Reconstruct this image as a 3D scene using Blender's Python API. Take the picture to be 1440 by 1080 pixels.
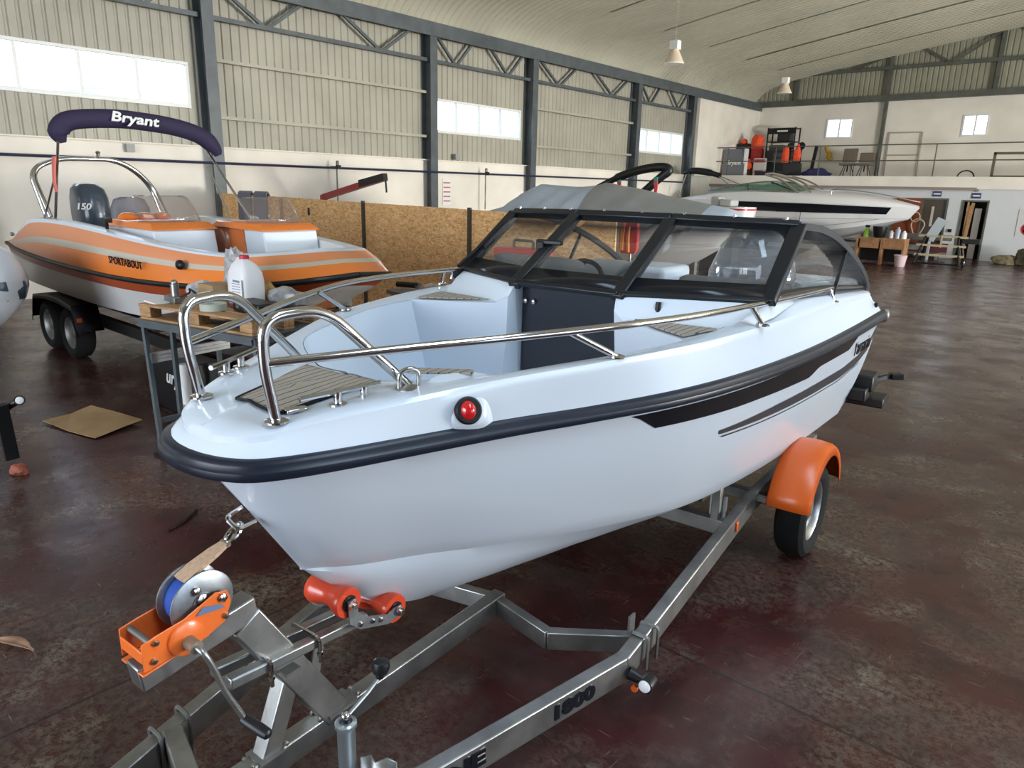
import bpy, bmesh, math, random
from mathutils import Vector, Matrix, Euler, noise

random.seed(7)
for o in list(bpy.data.objects):
    bpy.data.objects.remove(o)
SC = bpy.context.scene
COL = SC.collection
V = Vector
R = math.radians

# ------------------------------------------------------------------ camera
cam_d = bpy.data.cameras.new('camera')
cam_d.lens = 25.325
cam_d.sensor_width = 36.0
cam_d.clip_end = 300
cam = bpy.data.objects.new('camera', cam_d)
COL.objects.link(cam)
def cam_matrix(yaw, pitch, roll, loc):
    cy, sy, cp, sp = math.cos(yaw), math.sin(yaw), math.cos(pitch), math.sin(pitch)
    fwd = V((-sy*cp, cy*cp, -sp)); right = V((cy, sy, 0)); up = right.cross(fwd)
    cr, sr = math.cos(roll), math.sin(roll)
    r2 = right*cr+up*sr; u2 = -right*sr+up*cr
    m = Matrix((r2, u2, -fwd)).transposed().to_4x4()
    m.translation = V(loc)
    return m
cam.matrix_world = cam_matrix(R(40.719), R(15.207), R(1.322), (0, 0, 2.25))
SC.camera = cam

# ------------------------------------------------------------------ world, light, exposure
SC.view_settings.view_transform = 'Standard'
SC.view_settings.look = 'None'
SC.view_settings.exposure = 0.35
SC.view_settings.gamma = 1.0
SC.view_settings.use_curve_mapping = False
SC.cycles.use_denoising = True
SC.cycles.max_bounces = 10
SC.cycles.diffuse_bounces = 5
SC.cycles.glossy_bounces = 4
SC.cycles.transparent_max_bounces = 16
SC.cycles.sample_clamp_indirect = 6.0
SC.cycles.caustics_reflective = False
SC.cycles.caustics_refractive = False
W = bpy.data.worlds.new('world'); SC.world = W; W.use_nodes = True
wn = W.node_tree.nodes; wl = W.node_tree.links; wn.clear()
wo = wn.new('ShaderNodeOutputWorld'); wb = wn.new('ShaderNodeBackground')
wg = wn.new('ShaderNodeTexCoord'); ws = wn.new('ShaderNodeSeparateXYZ'); wr = wn.new('ShaderNodeValToRGB')
wl.new(wg.outputs['Generated'], ws.inputs[0]); wl.new(ws.outputs['Z'], wr.inputs[0])
wr.color_ramp.elements[0].position = 0.0; wr.color_ramp.elements[0].color = (0.85, 0.9, 0.95, 1)
wr.color_ramp.elements[1].position = 0.5; wr.color_ramp.elements[1].color = (0.50, 0.70, 1.0, 1)
wl.new(wr.outputs[0], wb.inputs[0]); wb.inputs[1].default_value = 4.2
wl.new(wb.outputs[0], wo.inputs[0])

def area(name, loc, look, sx, sy, power, color, spread=180):
    d = bpy.data.lights.new(name, 'AREA'); d.shape = 'RECTANGLE'
    d.size = sx; d.size_y = sy; d.energy = power; d.color = color; d.spread = R(spread)
    o = bpy.data.objects.new(name, d); COL.objects.link(o)
    o.location = loc
    o.rotation_euler = (V(look)-V(loc)).to_track_quat('-Z', 'Y').to_euler()
    return o
# daylight that comes in through the open roller doors and the side windows of the hall
area('daylight_side_door', (17.7, 5.0, 2.5), (0, 5.0, 2.5), 9.0, 4.6, 240, (0.34, 0.62, 1.0))
area('daylight_back_door', (-4.5, -9.7, 2.9), (-4.5, 0, 2.9), 9.0, 5.4, 860, (0.86, 0.93, 1.0))
area('daylight_side_door_far', (17.7, 18.0, 2.5), (-4, 18.0, 2.5), 8.0, 4.6, 640, (0.46, 0.72, 1.0))
# added warm uplight at the far door, there to brighten the roof
area('added_roof_uplight', (17.6, 18.0, 1.0), (-6, 17.0, 11.0), 7.5, 1.6, 2900, (1.0, 0.94, 0.82), 120)
# added overhead fills under the closed roof, for bow cockpit, far floor, end wall
area('added_overhead_fill', (2.6, 2.5, 8.95), (1.6, 3.0, 0), 2.2, 9.0, 620, (0.66, 0.83, 1.0))
area('added_overhead_fill', (8.5, 22.0, 8.3), (4.5, 26.0, 0), 3.0, 14.0, 850, (1.0, 0.97, 0.92))
for i, (y0, y1) in enumerate(((-6.5, -2.2), (3.6, 7.9), (14.7, 18.9), (25.6, 29.7))):
    if i > 1: area('daylight_right_window', (17.8, (y0+y1)/2, 5.4), (0, (y0+y1)/2, 3.6), y1-y0, 1.0, 480, (0.80, 0.91, 1.0))

# ------------------------------------------------------------------ materials
MATS = {}
def srgb(r, g, b):
    f = lambda c: (c/255/12.92) if c/255 <= .04045 else ((c/255+.055)/1.055)**2.4
    return (f(r), f(g), f(b))
def mat(name, col, rough=.5, metal=0.0, var=0.0, vs=8.0, bump=0.0, bs=40.0, spec=.5, coat=0.0, stretch=None, var2=None):
    if name in MATS: return MATS[name]
    m = bpy.data.materials.new(name); m.use_nodes = True
    nt = m.node_tree; b = nt.nodes['Principled BSDF']
    b.inputs['Base Color'].default_value = (*col, 1)
    b.inputs['Roughness'].default_value = rough
    b.inputs['Metallic'].default_value = metal
    b.inputs['Specular IOR Level'].default_value = spec
    b.inputs['Coat Weight'].default_value = coat
    b.inputs['Coat Roughness'].default_value = .05
    tc = nt.nodes.new('ShaderNodeTexCoord')
    mp = nt.nodes.new('ShaderNodeMapping'); nt.links.new(tc.outputs['Object'], mp.inputs[0])
    if stretch: mp.inputs['Scale'].default_value = stretch
    if var > 0:
        n = nt.nodes.new('ShaderNodeTexNoise'); n.inputs['Scale'].default_value = vs; n.inputs['Detail'].default_value = 5
        nt.links.new(mp.outputs[0], n.inputs[0])
        mx = nt.nodes.new('ShaderNodeMix'); mx.data_type = 'RGBA'
        c2 = var2 if var2 else tuple(c*(1-var) for c in col)
        mx.inputs['A'].default_value = (*[min(1, c*(1+var*.5)) for c in col], 1)
        mx.inputs['B'].default_value = (*c2, 1)
        rp = nt.nodes.new('ShaderNodeMapRange'); rp.inputs['From Min'].default_value = .35; rp.inputs['From Max'].default_value = .65
        nt.links.new(n.outputs['Fac'], rp.inputs[0]); nt.links.new(rp.outputs[0], mx.inputs['Factor'])
        nt.links.new(mx.outputs['Result'], b.inputs['Base Color'])
    if bump > 0:
        n2 = nt.nodes.new('ShaderNodeTexNoise'); n2.inputs['Scale'].default_value = bs; n2.inputs['Detail'].default_value = 4
        nt.links.new(mp.outputs[0], n2.inputs[0])
        bp = nt.nodes.new('ShaderNodeBump'); bp.inputs['Strength'].default_value = bump; bp.inputs['Distance'].default_value = .02
        nt.links.new(n2.outputs['Fac'], bp.inputs['Height']); nt.links.new(bp.outputs[0], b.inputs['Normal'])
    MATS[name] = m
    return m
def glass(name, tint=(.9, .95, .95), refl=1.0, haze=0.0, hcol=(.8, .8, .8)):
    if name in MATS: return MATS[name]
    m = bpy.data.materials.new(name); m.use_nodes = True
    nt = m.node_tree; nt.nodes.clear()
    out = nt.nodes.new('ShaderNodeOutputMaterial'); tr = nt.nodes.new('ShaderNodeBsdfTransparent'); gl = nt.nodes.new('ShaderNodeBsdfGlossy')
    tr.inputs[0].default_value = (*tint, 1); gl.inputs['Roughness'].default_value = .02
    fr = nt.nodes.new('ShaderNodeLayerWeight'); fr.inputs[0].default_value = .5
    pw = nt.nodes.new('ShaderNodeMath'); pw.operation = 'POWER'; pw.inputs[1].default_value = 5; nt.links.new(fr.outputs['Facing'], pw.inputs[0])
    mu = nt.nodes.new('ShaderNodeMath'); mu.operation = 'MULTIPLY_ADD'; mu.inputs[1].default_value = .8*refl; mu.inputs[2].default_value = .025*refl
    nt.links.new(pw.outputs[0], mu.inputs[0])
    mx = nt.nodes.new('ShaderNodeMixShader'); nt.links.new(mu.outputs[0], mx.inputs[0])
    nt.links.new(tr.outputs[0], mx.inputs[1]); nt.links.new(gl.outputs[0], mx.inputs[2])
    last = mx
    if haze > 0:
        df = nt.nodes.new('ShaderNodeBsdfDiffuse'); df.inputs[0].default_value = (*hcol, 1)
        m2 = nt.nodes.new('ShaderNodeMixShader'); m2.inputs[0].default_value = haze
        nt.links.new(mx.outputs[0], m2.inputs[1]); nt.links.new(df.outputs[0], m2.inputs[2]); last = m2
    nt.links.new(last.outputs[0], out.inputs[0])
    MATS[name] = m
    return m

def floor_material():
    m = bpy.data.materials.new('worn_red_floor_paint'); m.use_nodes = True
    nt = m.node_tree; L = nt.links; N = nt.nodes; b = N['Principled BSDF']
    tc = N.new('ShaderNodeTexCoord')
    def noise_(scale, detail=4, rough=.55, stretch=None, dist=0):
        n = N.new('ShaderNodeTexNoise'); n.inputs['Scale'].default_value = scale; n.inputs['Detail'].default_value = detail
        n.inputs['Roughness'].default_value = rough; n.inputs['Distortion'].default_value = dist
        src = tc.outputs['Object']
        if stretch:
            mp = N.new('ShaderNodeMapping'); mp.inputs['Scale'].default_value = stretch; mp.inputs['Rotation'].default_value = (0, 0, .5)
            L.new(src, mp.inputs[0]); src = mp.outputs[0]
        L.new(src, n.inputs[0]); return n.outputs['Fac']
    def rng(x, a, c, lo=0, hi=1):
        r = N.new('ShaderNodeMapRange'); r.inputs[1].default_value = a; r.inputs[2].default_value = c
        r.inputs[3].default_value = lo; r.inputs[4].default_value = hi; L.new(x, r.inputs[0]); return r.outputs[0]
    def op(o, x, y):
        q = N.new('ShaderNodeMath'); q.operation = o; q.use_clamp = True
        for i, k in enumerate((x, y)):
            if isinstance(k, (int, float)): q.inputs[i].default_value = k
            else: L.new(k, q.inputs[i])
        return q.outputs[0]
    def mix(f, a, c):
        q = N.new('ShaderNodeMix'); q.data_type = 'RGBA'; L.new(f, q.inputs['Factor'])
        for nm, k in (('A', a), ('B', c)):
            if isinstance(k, tuple): q.inputs[nm].default_value = (*k, 1)
            else: L.new(k, q.inputs[nm])
        return q.outputs['Result']
    big = noise_(.45, 3, .5)
    base = mix(rng(big, .35, .65), (.044, .0090, .0085), (.060, .0165, .0150))
    base = mix(rng(noise_(3.2, 6, .65), .45, .72), base, (.020, .0075, .0075))
    patch = rng(noise_(.62, 5, .62, None, .5), .44, .56)
    fine = rng(noise_(26, 10, .85), .45, .54)
    patch2 = rng(noise_(2.4, 5, .65), .50, .66)
    worn = op('MULTIPLY', op('MULTIPLY', patch, fine), rng(patch2, 0, 1, .35, 1))
    base = mix(op('MULTIPLY', worn, .9), base, (.185, .16, .115))
    dust = op('MULTIPLY', rng(noise_(.7, 5, .6, (1, 1.6, 1), .8), .52, .72), .55)
    base = mix(dust, base, (.088, .054, .053))
    scr = rng(noise_(5, 3, .5, (1.0, 22, 1), .2), .69, .73)
    base = mix(op('MULTIPLY', scr, .55), base, (.24, .21, .18))
    scr2 = rng(noise_(9, 3, .5, (14, .8, 1), .3), .70, .74)
    base = mix(op('MULTIPLY', scr2, .5), base, (.22, .19, .16))
    # saw cut joints of the slab
    sp = N.new('ShaderNodeSeparateXYZ'); L.new(tc.outputs['Object'], sp.inputs[0])
    wob = rng(noise_(2.0, 2), 0, 1, -.02, .02)
    def joint(coord, offs, per):
        a = N.new('ShaderNodeMath'); a.operation = 'ADD'; L.new(coord, a.inputs[0]); L.new(wob, a.inputs[1])
        s = N.new('ShaderNodeMath'); s.operation = 'SUBTRACT'; L.new(a.outputs[0], s.inputs[0]); s.inputs[1].default_value = offs
        p = N.new('ShaderNodeMath'); p.operation = 'PINGPONG'; L.new(s.outputs[0], p.inputs[0]); p.inputs[1].default_value = per/2
        return rng(p.outputs[0], .004, .012, 1, 0)
    j = op('MAXIMUM', joint(sp.outputs['Y'], 2.96, 6.0), joint(sp.outputs['X'], -9.4, 6.2))
    base = mix(op('MULTIPLY', j, .8), base, (.018, .013, .012))
    L.new(base, b.inputs['Base Color'])
    ro = rng(noise_(1.6, 5, .6), .3, .7, .16, .37)
    L.new(ro, b.inputs['Roughness'])
    b.inputs['Specular IOR Level'].default_value = .38
    bp = N.new('ShaderNodeBump'); bp.inputs['Strength'].default_value = .25; bp.inputs['Distance'].default_value = .01
    L.new(noise_(7, 6, .6), bp.inputs['Height']); L.new(bp.outputs[0], b.inputs['Normal'])
    return m

def osb_material():
    m = bpy.data.materials.new('osb_board'); m.use_nodes = True
    nt = m.node_tree; L = nt.links; N = nt.nodes; b = N['Principled BSDF']
    tc = N.new('ShaderNodeTexCoord'); mp = N.new('ShaderNodeMapping'); mp.inputs['Scale'].default_value = (1, 1, 2.2)
    L.new(tc.outputs['Object'], mp.inputs[0])
    v = N.new('ShaderNodeTexVoronoi'); v.inputs['Scale'].default_value = 26; v.inputs['Randomness'].default_value = 1
    n0 = N.new('ShaderNodeTexNoise'); n0.inputs['Scale'].default_value = 9; n0.inputs['Detail'].default_value = 3
    L.new(mp.outputs[0], n0.inputs[0])
    mv = N.new('ShaderNodeMix'); mv.data_type = 'VECTOR'; mv.inputs['Factor'].default_value = .25
    L.new(mp.outputs[0], mv.inputs['A']); L.new(n0.outputs['Color'], mv.inputs['B']); L.new(mv.outputs['Result'], v.inputs['Vector'])
    cr = N.new('ShaderNodeValToRGB'); e = cr.color_ramp.elements
    e[0].position = 0; e[0].color = (.55, .28, .10, 1); e[1].position = 1; e[1].color = (.95, .63, .32, 1)
    k = e.new(.5); k.color = (.80, .47, .195, 1)
    sp = N.new('ShaderNodeSeparateColor'); L.new(v.outputs['Color'], sp.inputs[0]); L.new(sp.outputs[0], cr.inputs[0])
    n = N.new('ShaderNodeTexNoise'); n.inputs['Scale'].default_value = 1.4; n.inputs['Detail'].default_value = 4; L.new(tc.outputs['Object'], n.inputs[0])
    mx = N.new('ShaderNodeMix'); mx.data_type = 'RGBA'; mx.blend_type = 'MULTIPLY'; L.new(cr.outputs[0], mx.inputs['A'])
    mx.inputs['B'].default_value = (.90, .86, .80, 1); L.new(n.outputs['Fac'], mx.inputs['Factor'])
    L.new(mx.outputs['Result'], b.inputs['Base Color']); b.inputs['Roughness'].default_value = .7
    return m

def teak_material(name, col, line, scale, axis='X'):
    m = bpy.data.materials.new(name); m.use_nodes = True
    nt = m.node_tree; L = nt.links; N = nt.nodes; b = N['Principled BSDF']
    tc = N.new('ShaderNodeTexCoord'); sp = N.new('ShaderNodeSeparateXYZ'); L.new(tc.outputs['Object'], sp.inputs[0])
    p = N.new('ShaderNodeMath'); p.operation = 'PINGPONG'; p.inputs[1].default_value = scale/2; L.new(sp.outputs[axis], p.inputs[0])
    r = N.new('ShaderNodeMapRange'); r.inputs[1].default_value = .0015; r.inputs[2].default_value = .003; L.new(p.outputs[0], r.inputs[0])
    n = N.new('ShaderNodeTexNoise'); n.inputs['Scale'].default_value = 30; L.new(tc.outputs['Object'], n.inputs[0])
    c = N.new('ShaderNodeMix'); c.data_type = 'RGBA'; c.inputs['A'].default_value = (*col, 1); c.inputs['B'].default_value = (*[x*.8 for x in col], 1); L.new(n.outputs['Fac'], c.inputs['Factor'])
    mx = N.new('ShaderNodeMix'); mx.data_type = 'RGBA'; L.new(r.outputs[0], mx.inputs['Factor'])
    mx.inputs['A'].default_value = (*line, 1); L.new(c.outputs['Result'], mx.inputs['B']); L.new(mx.outputs['Result'], b.inputs['Base Color'])
    b.inputs['Roughness'].default_value = .75
    return m

M_floor = floor_material(); M_osb = osb_material()
M_teak = teak_material('grey_teak_foam', (.40, .35, .29), (.03, .028, .025), .034, 'X')
M_gel = mat('white_gelcoat', (.635, .70, .785), .20, 0, spec=.45, coat=0)
M_gel2 = mat('white_nonslip', (.70, .70, .68), .45, 0, bump=.05, bs=300)
M_blk = mat('black_vinyl', (.008, .009, .013), .22, spec=.28)
M_rub = mat('navy_black_rubber', (.010, .014, .025), .34, spec=.35)
M_chr = mat('polished_stainless', (.62, .61, .60), .10, 1.0)
M_galv = mat('galvanised_steel', (.36, .36, .35), .36, .9, var=.3, vs=6, bump=.03, bs=60)
M_galvd = mat('dull_galvanised_steel', (.23, .225, .21), .48, .7, var=.3, vs=5)
M_orange = mat('orange_plastic', (.62, .105, .012), .33)
M_orange2 = mat('orange_powder_coat', (.85, .17, .03), .3, coat=.3)
M_red = mat('red_orange_polyurethane', (.66, .06, .02), .28, coat=.2)
M_tyre = mat('tyre_rubber', (.008, .008, .008), .8, var=.3, spec=.2)
M_black = mat('black_plastic', (.008, .008, .009), .42, spec=.35)
M_alu = mat('dark_anodised_frame', (.012, .014, .018), .35, .3)
M_glass = glass('clear_screen', (.95, .955, .955), 1.1, .006, (.75, .78, .8))
M_smoke = glass('smoked_acrylic', (.88, .85, .84), 1.0, .10, (.5, .45, .42))
M_wall = mat('whitewashed_masonry', (.84, .785, .70), .85, var=.10, vs=.7, bump=.15, bs=12)
M_clad = mat('beige_cladding_sheet', (.40, .378, .312), .5, var=.10, vs=1.2)
M_roof = mat('pale_roof_sheet', (.52, .495, .40), .38, var=.08, vs=.5)
M_steel = mat('blue_grey_steel_paint', (.085, .10, .11), .45, var=.2, vs=3)
M_greens = mat('olive_grey_steel_paint', (.10, .105, .085), .5, var=.2, vs=3)
M_pvc = mat('white_pvc_frame', (.78, .78, .76), .4)
M_pane = glass('window_pane', (.95, .97, .97), .8)
M_navy = mat('navy_pipe_paint', (.02, .022, .06), .4)
M_wood = mat('pallet_pine', (.42, .24, .11), .7, var=.35, vs=7, stretch=(1, 6, 6), bump=.2, bs=30)
M_dark = mat('near_black_paint', (.02, .02, .02), .7)  # plain near-black colour for slot, bench back, cradle and mats
M_white = mat('white_paint', (.78, .78, .77), .5)
M_cardb = mat('brown_cardboard', (.36, .235, .115), .8, var=.15, vs=4)

# ------------------------------------------------------------------ geometry helpers
def catmull(pts, n=6, closed=False):
    pts = [V(p) for p in pts]; out = []; N_ = len(pts)
    rng_ = range(N_ if closed else N_-1)
    for i in rng_:
        if closed: p0, p1, p2, p3 = pts[i-1], pts[i], pts[(i+1) % N_], pts[(i+2) % N_]
        else:
            p1, p2 = pts[i], pts[i+1]
            p0 = pts[i-1] if i > 0 else p1*2-p2
            p3 = pts[i+2] if i+2 < N_ else p2*2-p1
        for k in range(n):
            t = k/n
            out.append(.5*((2*p1)+(p2-p0)*t+(2*p0-5*p1+4*p2-p3)*t*t+(3*p1-p0-3*p2+p3)*t*t*t))
    if not closed: out.append(pts[-1])
    return out
def fillet(pts, r, n=6):
    pts = [V(p) for p in pts]; out = [pts[0]]
    for i in range(1, len(pts)-1):
        a, b, c = pts[i-1], pts[i], pts[i+1]
        da, dc = (a-b), (c-b); k = min(r, da.length*.49, dc.length*.49)
        p, q = b+da.normalized()*k, b+dc.normalized()*k
        for j in range(n+1):
            t = j/n; out.append(p*(1-t)**2+b*2*t*(1-t)+q*t*t)
    out.append(pts[-1]); return out
def lerp_curve(tbl, x):
    if x <= tbl[0][0]: return tbl[0][1]
    for (x0, y0), (x1, y1) in zip(tbl, tbl[1:]):
        if x <= x1:
            t = (x-x0)/(x1-x0); t2 = t*t*(3-2*t)*.35+t*.65
            return y0+(y1-y0)*t2
    return tbl[-1][1]

class G:
    def __init__(s): s.v = []; s.f = []; s.m = []
    def add(s, vs, fs, mi=0):
        o = len(s.v); s.v += [V(p) for p in vs]
        for f in fs: s.f.append(tuple(i+o for i in f)); s.m.append(mi)
        return s
    def box(s, c, d, rot=None, mi=0, taper=1.0):
        hx, hy, hz = d[0]/2, d[1]/2, d[2]/2
        vs = [V((x*(taper if z > 0 else 1), y*(taper if z > 0 else 1), z)) for z in (-hz, hz) for x, y in ((-hx, -hy), (hx, -hy), (hx, hy), (-hx, hy))]
        if rot is not None:
            m = rot if isinstance(rot, Matrix) else Euler(rot).to_matrix()
            vs = [m @ v for v in vs]
        vs = [v+V(c) for v in vs]
        return s.add(vs, [(3, 2, 1, 0), (4, 5, 6, 7), (0, 1, 5, 4), (1, 2, 6, 5), (2, 3, 7, 6), (3, 0, 4, 7)], mi)
    def beam(s, p0, p1, w, h, up=(0, 0, 1), mi=0):
        p0, p1 = V(p0), V(p1); d = (p1-p0).normalized(); sd = d.cross(V(up))
        if sd.length < 1e-4: sd = d.cross(V((0, 1, 0)))
        sd.normalize(); u = sd.cross(d).normalized(); a, b = sd*w/2, u*h/2
        vs = [p+x for p in (p0, p1) for x in (-a-b, a-b, a+b, -a+b)]
        return s.add(vs, [(3, 2, 1, 0), (4, 5, 6, 7), (0, 1, 5, 4), (1, 2, 6, 5), (2, 3, 7, 6), (3, 0, 4, 7)], mi)
    def tube(s, pts, r, n=10, closed=False, mi=0, cap=True, flat=None):
        pts = [V(p) for p in pts]; N_ = len(pts)
        rs = r if isinstance(r, (list, tuple)) else [r]*N_
        tang = []
        for i in range(N_):
            a = pts[i-1] if (i > 0 or closed) else pts[i]; b = pts[(i+1) % N_] if (i < N_-1 or closed) else pts[i]
            t = (b-a); tang.append(t.normalized() if t.length > 1e-9 else V((0, 0, 1)))
        nrm = tang[0].orthogonal().normalized() if flat is None else (V(flat)-tang[0]*V(flat).dot(tang[0])).normalized()
        vs = []
        for i in range(N_):
            if flat is None:
                nrm = (nrm-tang[i]*nrm.dot(tang[i]))
            else:
                nrm = V(flat)-tang[i]*V(flat).dot(tang[i])
            if nrm.length < 1e-6: nrm = tang[i].orthogonal()
            nrm.normalize(); bn = tang[i].cross(nrm)
            for k in range(n):
                a = 2*math.pi*k/n; vs.append(pts[i]+(nrm*math.cos(a)+bn*math.sin(a))*rs[i])
        fs = []
        for i in range(N_ if closed else N_-1):
            j = (i+1) % N_
            for k in range(n): fs.append((i*n+k, i*n+(k+1) % n, j*n+(k+1) % n, j*n+k))
        if cap and not closed: fs += [tuple(reversed(range(n))), tuple((N_-1)*n+k for k in range(n))]
        return s.add(vs, fs, mi)
    def ribbon(s, pts, w, t, side, mi=0):
        # flat strap along pts: width w along 'side', thickness t
        pts = [V(p) for p in pts]; sd = V(side).normalized(); vs = []
        for i, p in enumerate(pts):
            a = pts[max(0, i-1)]; b = pts[min(len(pts)-1, i+1)]; tg = (b-a).normalized(); nn = tg.cross(sd).normalized()
            ww = w[i] if isinstance(w, (list, tuple)) else w
            vs += [p-sd*ww/2-nn*t/2, p+sd*ww/2-nn*t/2, p+sd*ww/2+nn*t/2, p-sd*ww/2+nn*t/2]
        fs = [(3, 2, 1, 0), tuple((len(pts)-1)*4+k for k in range(4))]
        for i in range(len(pts)-1):
            for k in range(4): fs.append((i*4+k, i*4+(k+1) % 4, i*4+4+(k+1) % 4, i*4+4+k))
        return s.add(vs, fs, mi)
    def lathe(s, o, ax, prof, n=20, mi=0, caps=True):
        o = V(o); ax = V(ax).normalized(); a = ax.orthogonal().normalized(); b = ax.cross(a); vs = []
        for d, r in prof:
            for k in range(n):
                t = 2*math.pi*k/n; vs.append(o+ax*d+(a*math.cos(t)+b*math.sin(t))*max(r, 1e-5))
        fs = []
        for i in range(len(prof)-1):
            for k in range(n): fs.append((i*n+k, i*n+(k+1) % n, (i+1)*n+(k+1) % n, (i+1)*n+k))
        if caps: fs += [tuple(reversed(range(n))), tuple((len(prof)-1)*n+k for k in range(n))]
        return s.add(vs, fs, mi)
    def cyl(s, p0, p1, r, n=14, mi=0):
        return s.tube([p0, p1], r, n, mi=mi)
    def prism(s, poly, off, mi=0):
        poly = [V(p) for p in poly]; n = len(poly); off = V(off)
        vs = poly+[p+off for p in poly]
        fs = [tuple(reversed(range(n))), tuple(range(n, 2*n))]+[(i, (i+1) % n, n+(i+1) % n, n+i) for i in range(n)]
        return s.add(vs, fs, mi)
    def loft(s, rows, closed=False, mi=0, caps=False):
        n = len(rows[0]); vs = [p for r in rows for p in r]; fs = []
        for i in range(len(rows)-1):
            for k in range(n if closed else n-1):
                fs.append((i*n+k, i*n+(k+1) % n, (i+1)*n+(k+1) % n, (i+1)*n+k))
        if caps: fs += [tuple(reversed(range(n))), tuple((len(rows)-1)*n+k for k in range(n))]
        o = len(s.v); s.v += [V(p) for p in vs]
        for j, f in enumerate(fs):
            s.f.append(tuple(i+o for i in f))
            if callable(mi): s.m.append(mi(j // (n if closed else n-1), j % (n if closed else n-1)))
            else: s.m.append(mi)
        return s
    def ell(s, c, r, n=14, mi=0, rot=None):
        vs = []; rows = []
        for i in range(n//2+1):
            th = math.pi*i/(n//2); row = []
            for k in range(n):
                ph = 2*math.pi*k/n
                p = V((r[0]*math.sin(th)*math.cos(ph), r[1]*math.sin(th)*math.sin(ph), -r[2]*math.cos(th)))
                if rot is not None: p = Euler(rot).to_matrix() @ p
                row.append(p+V(c))
            rows.append(row)
        return s.loft(rows, closed=True, mi=mi)
    def mirror(s):
        o = len(s.v); s.v += [V((-p.x, p.y, p.z)) for p in s.v]
        nf = len(s.f)
        for i in range(nf): s.f.append(tuple(reversed([k+o for k in s.f[i]]))); s.m.append(s.m[i])
        return s
    def build(s, name, mats, parent=None, bevel=0, smooth=True, ang=38, weld=False, solid=0, sub=0):
        me = bpy.data.meshes.new(name)
        me.from_pydata(s.v, [], s.f)
        if not isinstance(mats, (list, tuple)): mats = [mats]
        for m in mats: me.materials.append(m)
        me.polygons.foreach_set('material_index', s.m)
        bm = bmesh.new(); bm.from_mesh(me)
        if weld: bmesh.ops.remove_doubles(bm, verts=bm.verts, dist=1e-4)
        bmesh.ops.dissolve_degenerate(bm, dist=1e-5, edges=bm.edges)
        bmesh.ops.recalc_face_normals(bm, faces=bm.faces)
        bm.to_mesh(me); bm.free(); me.update()
        o = bpy.data.objects.new(name, me); COL.objects.link(o)
        if parent: o.parent = parent
        if smooth:
            me.polygons.foreach_set('use_smooth', [True]*len(me.polygons))
            me.set_sharp_from_angle(angle=R(ang))
        if solid:
            md = o.modifiers.new('solid', 'SOLIDIFY'); md.thickness = solid; md.offset = 0
        if bevel:
            md = o.modifiers.new('bevel', 'BEVEL'); md.width = bevel; md.segments = 2; md.limit_method = 'ANGLE'; md.angle_limit = R(40)
        if sub:
            md = o.modifiers.new('sub', 'SUBSURF'); md.levels = sub; md.render_levels = sub
        return o

def tag(o, label=None, cat=None, group=None, kind=None):
    if label: o['label'] = label
    if cat: o['category'] = cat
    if group: o['group'] = group
    if kind: o['kind'] = kind
    return o
def thing(name, loc, label, cat, group=None, rz=0):
    o = bpy.data.objects.new(name, None); COL.objects.link(o); o.empty_display_size = .1
    o.location = loc; o.rotation_euler = (0, 0, rz)
    return tag(o, label, cat, group)
def struct(o):
    o['kind'] = 'structure'; return o
def text(name, s, size, frame, m, parent=None, ext=.002, shear=0, bold=0, align='CENTER', sx=1):
    """lettering: frame = (origin, x direction, y direction)"""
    c = bpy.data.curves.new(name, 'FONT'); c.body = s; c.size = size; c.extrude = ext; c.shear = shear; c.offset = bold
    c.align_x = align; c.align_y = 'CENTER'; c.resolution_u = 3
    t = bpy.data.objects.new(name, c); COL.objects.link(t)
    dg = bpy.context.evaluated_depsgraph_get()
    me = bpy.data.meshes.new_from_object(t.evaluated_get(dg)); bpy.data.objects.remove(t); bpy.data.curves.remove(c)
    o_, x, y = V(frame[0]), V(frame[1]).normalized(), V(frame[2])
    z = x.cross(y).normalized(); y = z.cross(x)
    mm = Matrix((x*sx, y, z)).transposed().to_4x4(); mm.translation = o_
    me.transform(mm); me.name = name; me.materials.clear(); me.materials.append(m)
    o = bpy.data.objects.new(name, me); COL.objects.link(o)
    if parent: o.parent = parent
    return o
def copy_tree(o, parent=None):
    c = o.copy(); COL.objects.link(c)
    if parent: c.parent = parent
    for ch in o.children: copy_tree(ch, c)
    return c
# ================================================================== the hall
YB, YE, XL, XR = -10.0, 36.7, -16.0, 18.0
g = G(); g.box((1, 13.4, -.1), (34.6, 47.6, .2)); f_ = struct(g.build('floor', M_floor, smooth=False))
# curved, corrugated roof
ARC = [(-16.12, 6.42), (-15.95, 6.72), (-15.6, 7.02), (-15.1, 7.26), (-14.5, 7.43), (-13.85, 7.56), (-12, 7.86), (-9, 8.32), (-7, 8.61), (-5.3, 8.84), (-3, 9.08), (-1, 9.22), (1, 9.26)]
ARC = ARC+[(2-x, z) for x, z in reversed(ARC[:-1])]
g = G(); rows = []
y = YB; k = 0
while y < YE+.3:
    for dy, dz in ((0, 0), (.10, 0), (.13, .045), (.22, .045)):
        rows.append([V((x, y+dy, z+dz)) for x, z in ARC])
    y += .25
g.loft(rows); g.build('ceiling', M_roof, ang=20)['kind'] = 'structure'
# roof sheet joints: dark sealed laps running up the arch
for y in (-6.0, -1.0, 4.0, 9.0, 14.0, 17.2, 20.3, 23.6, 27, 30.4, 33.6):
    g = G(); g.ribbon([V((x, y+.05, z-.012)) for x, z in ARC if abs(x-1) < 15.0], .04, .012, (0, 1, 0)); struct(g.build('trim_roof_lap', M_greens))

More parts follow.
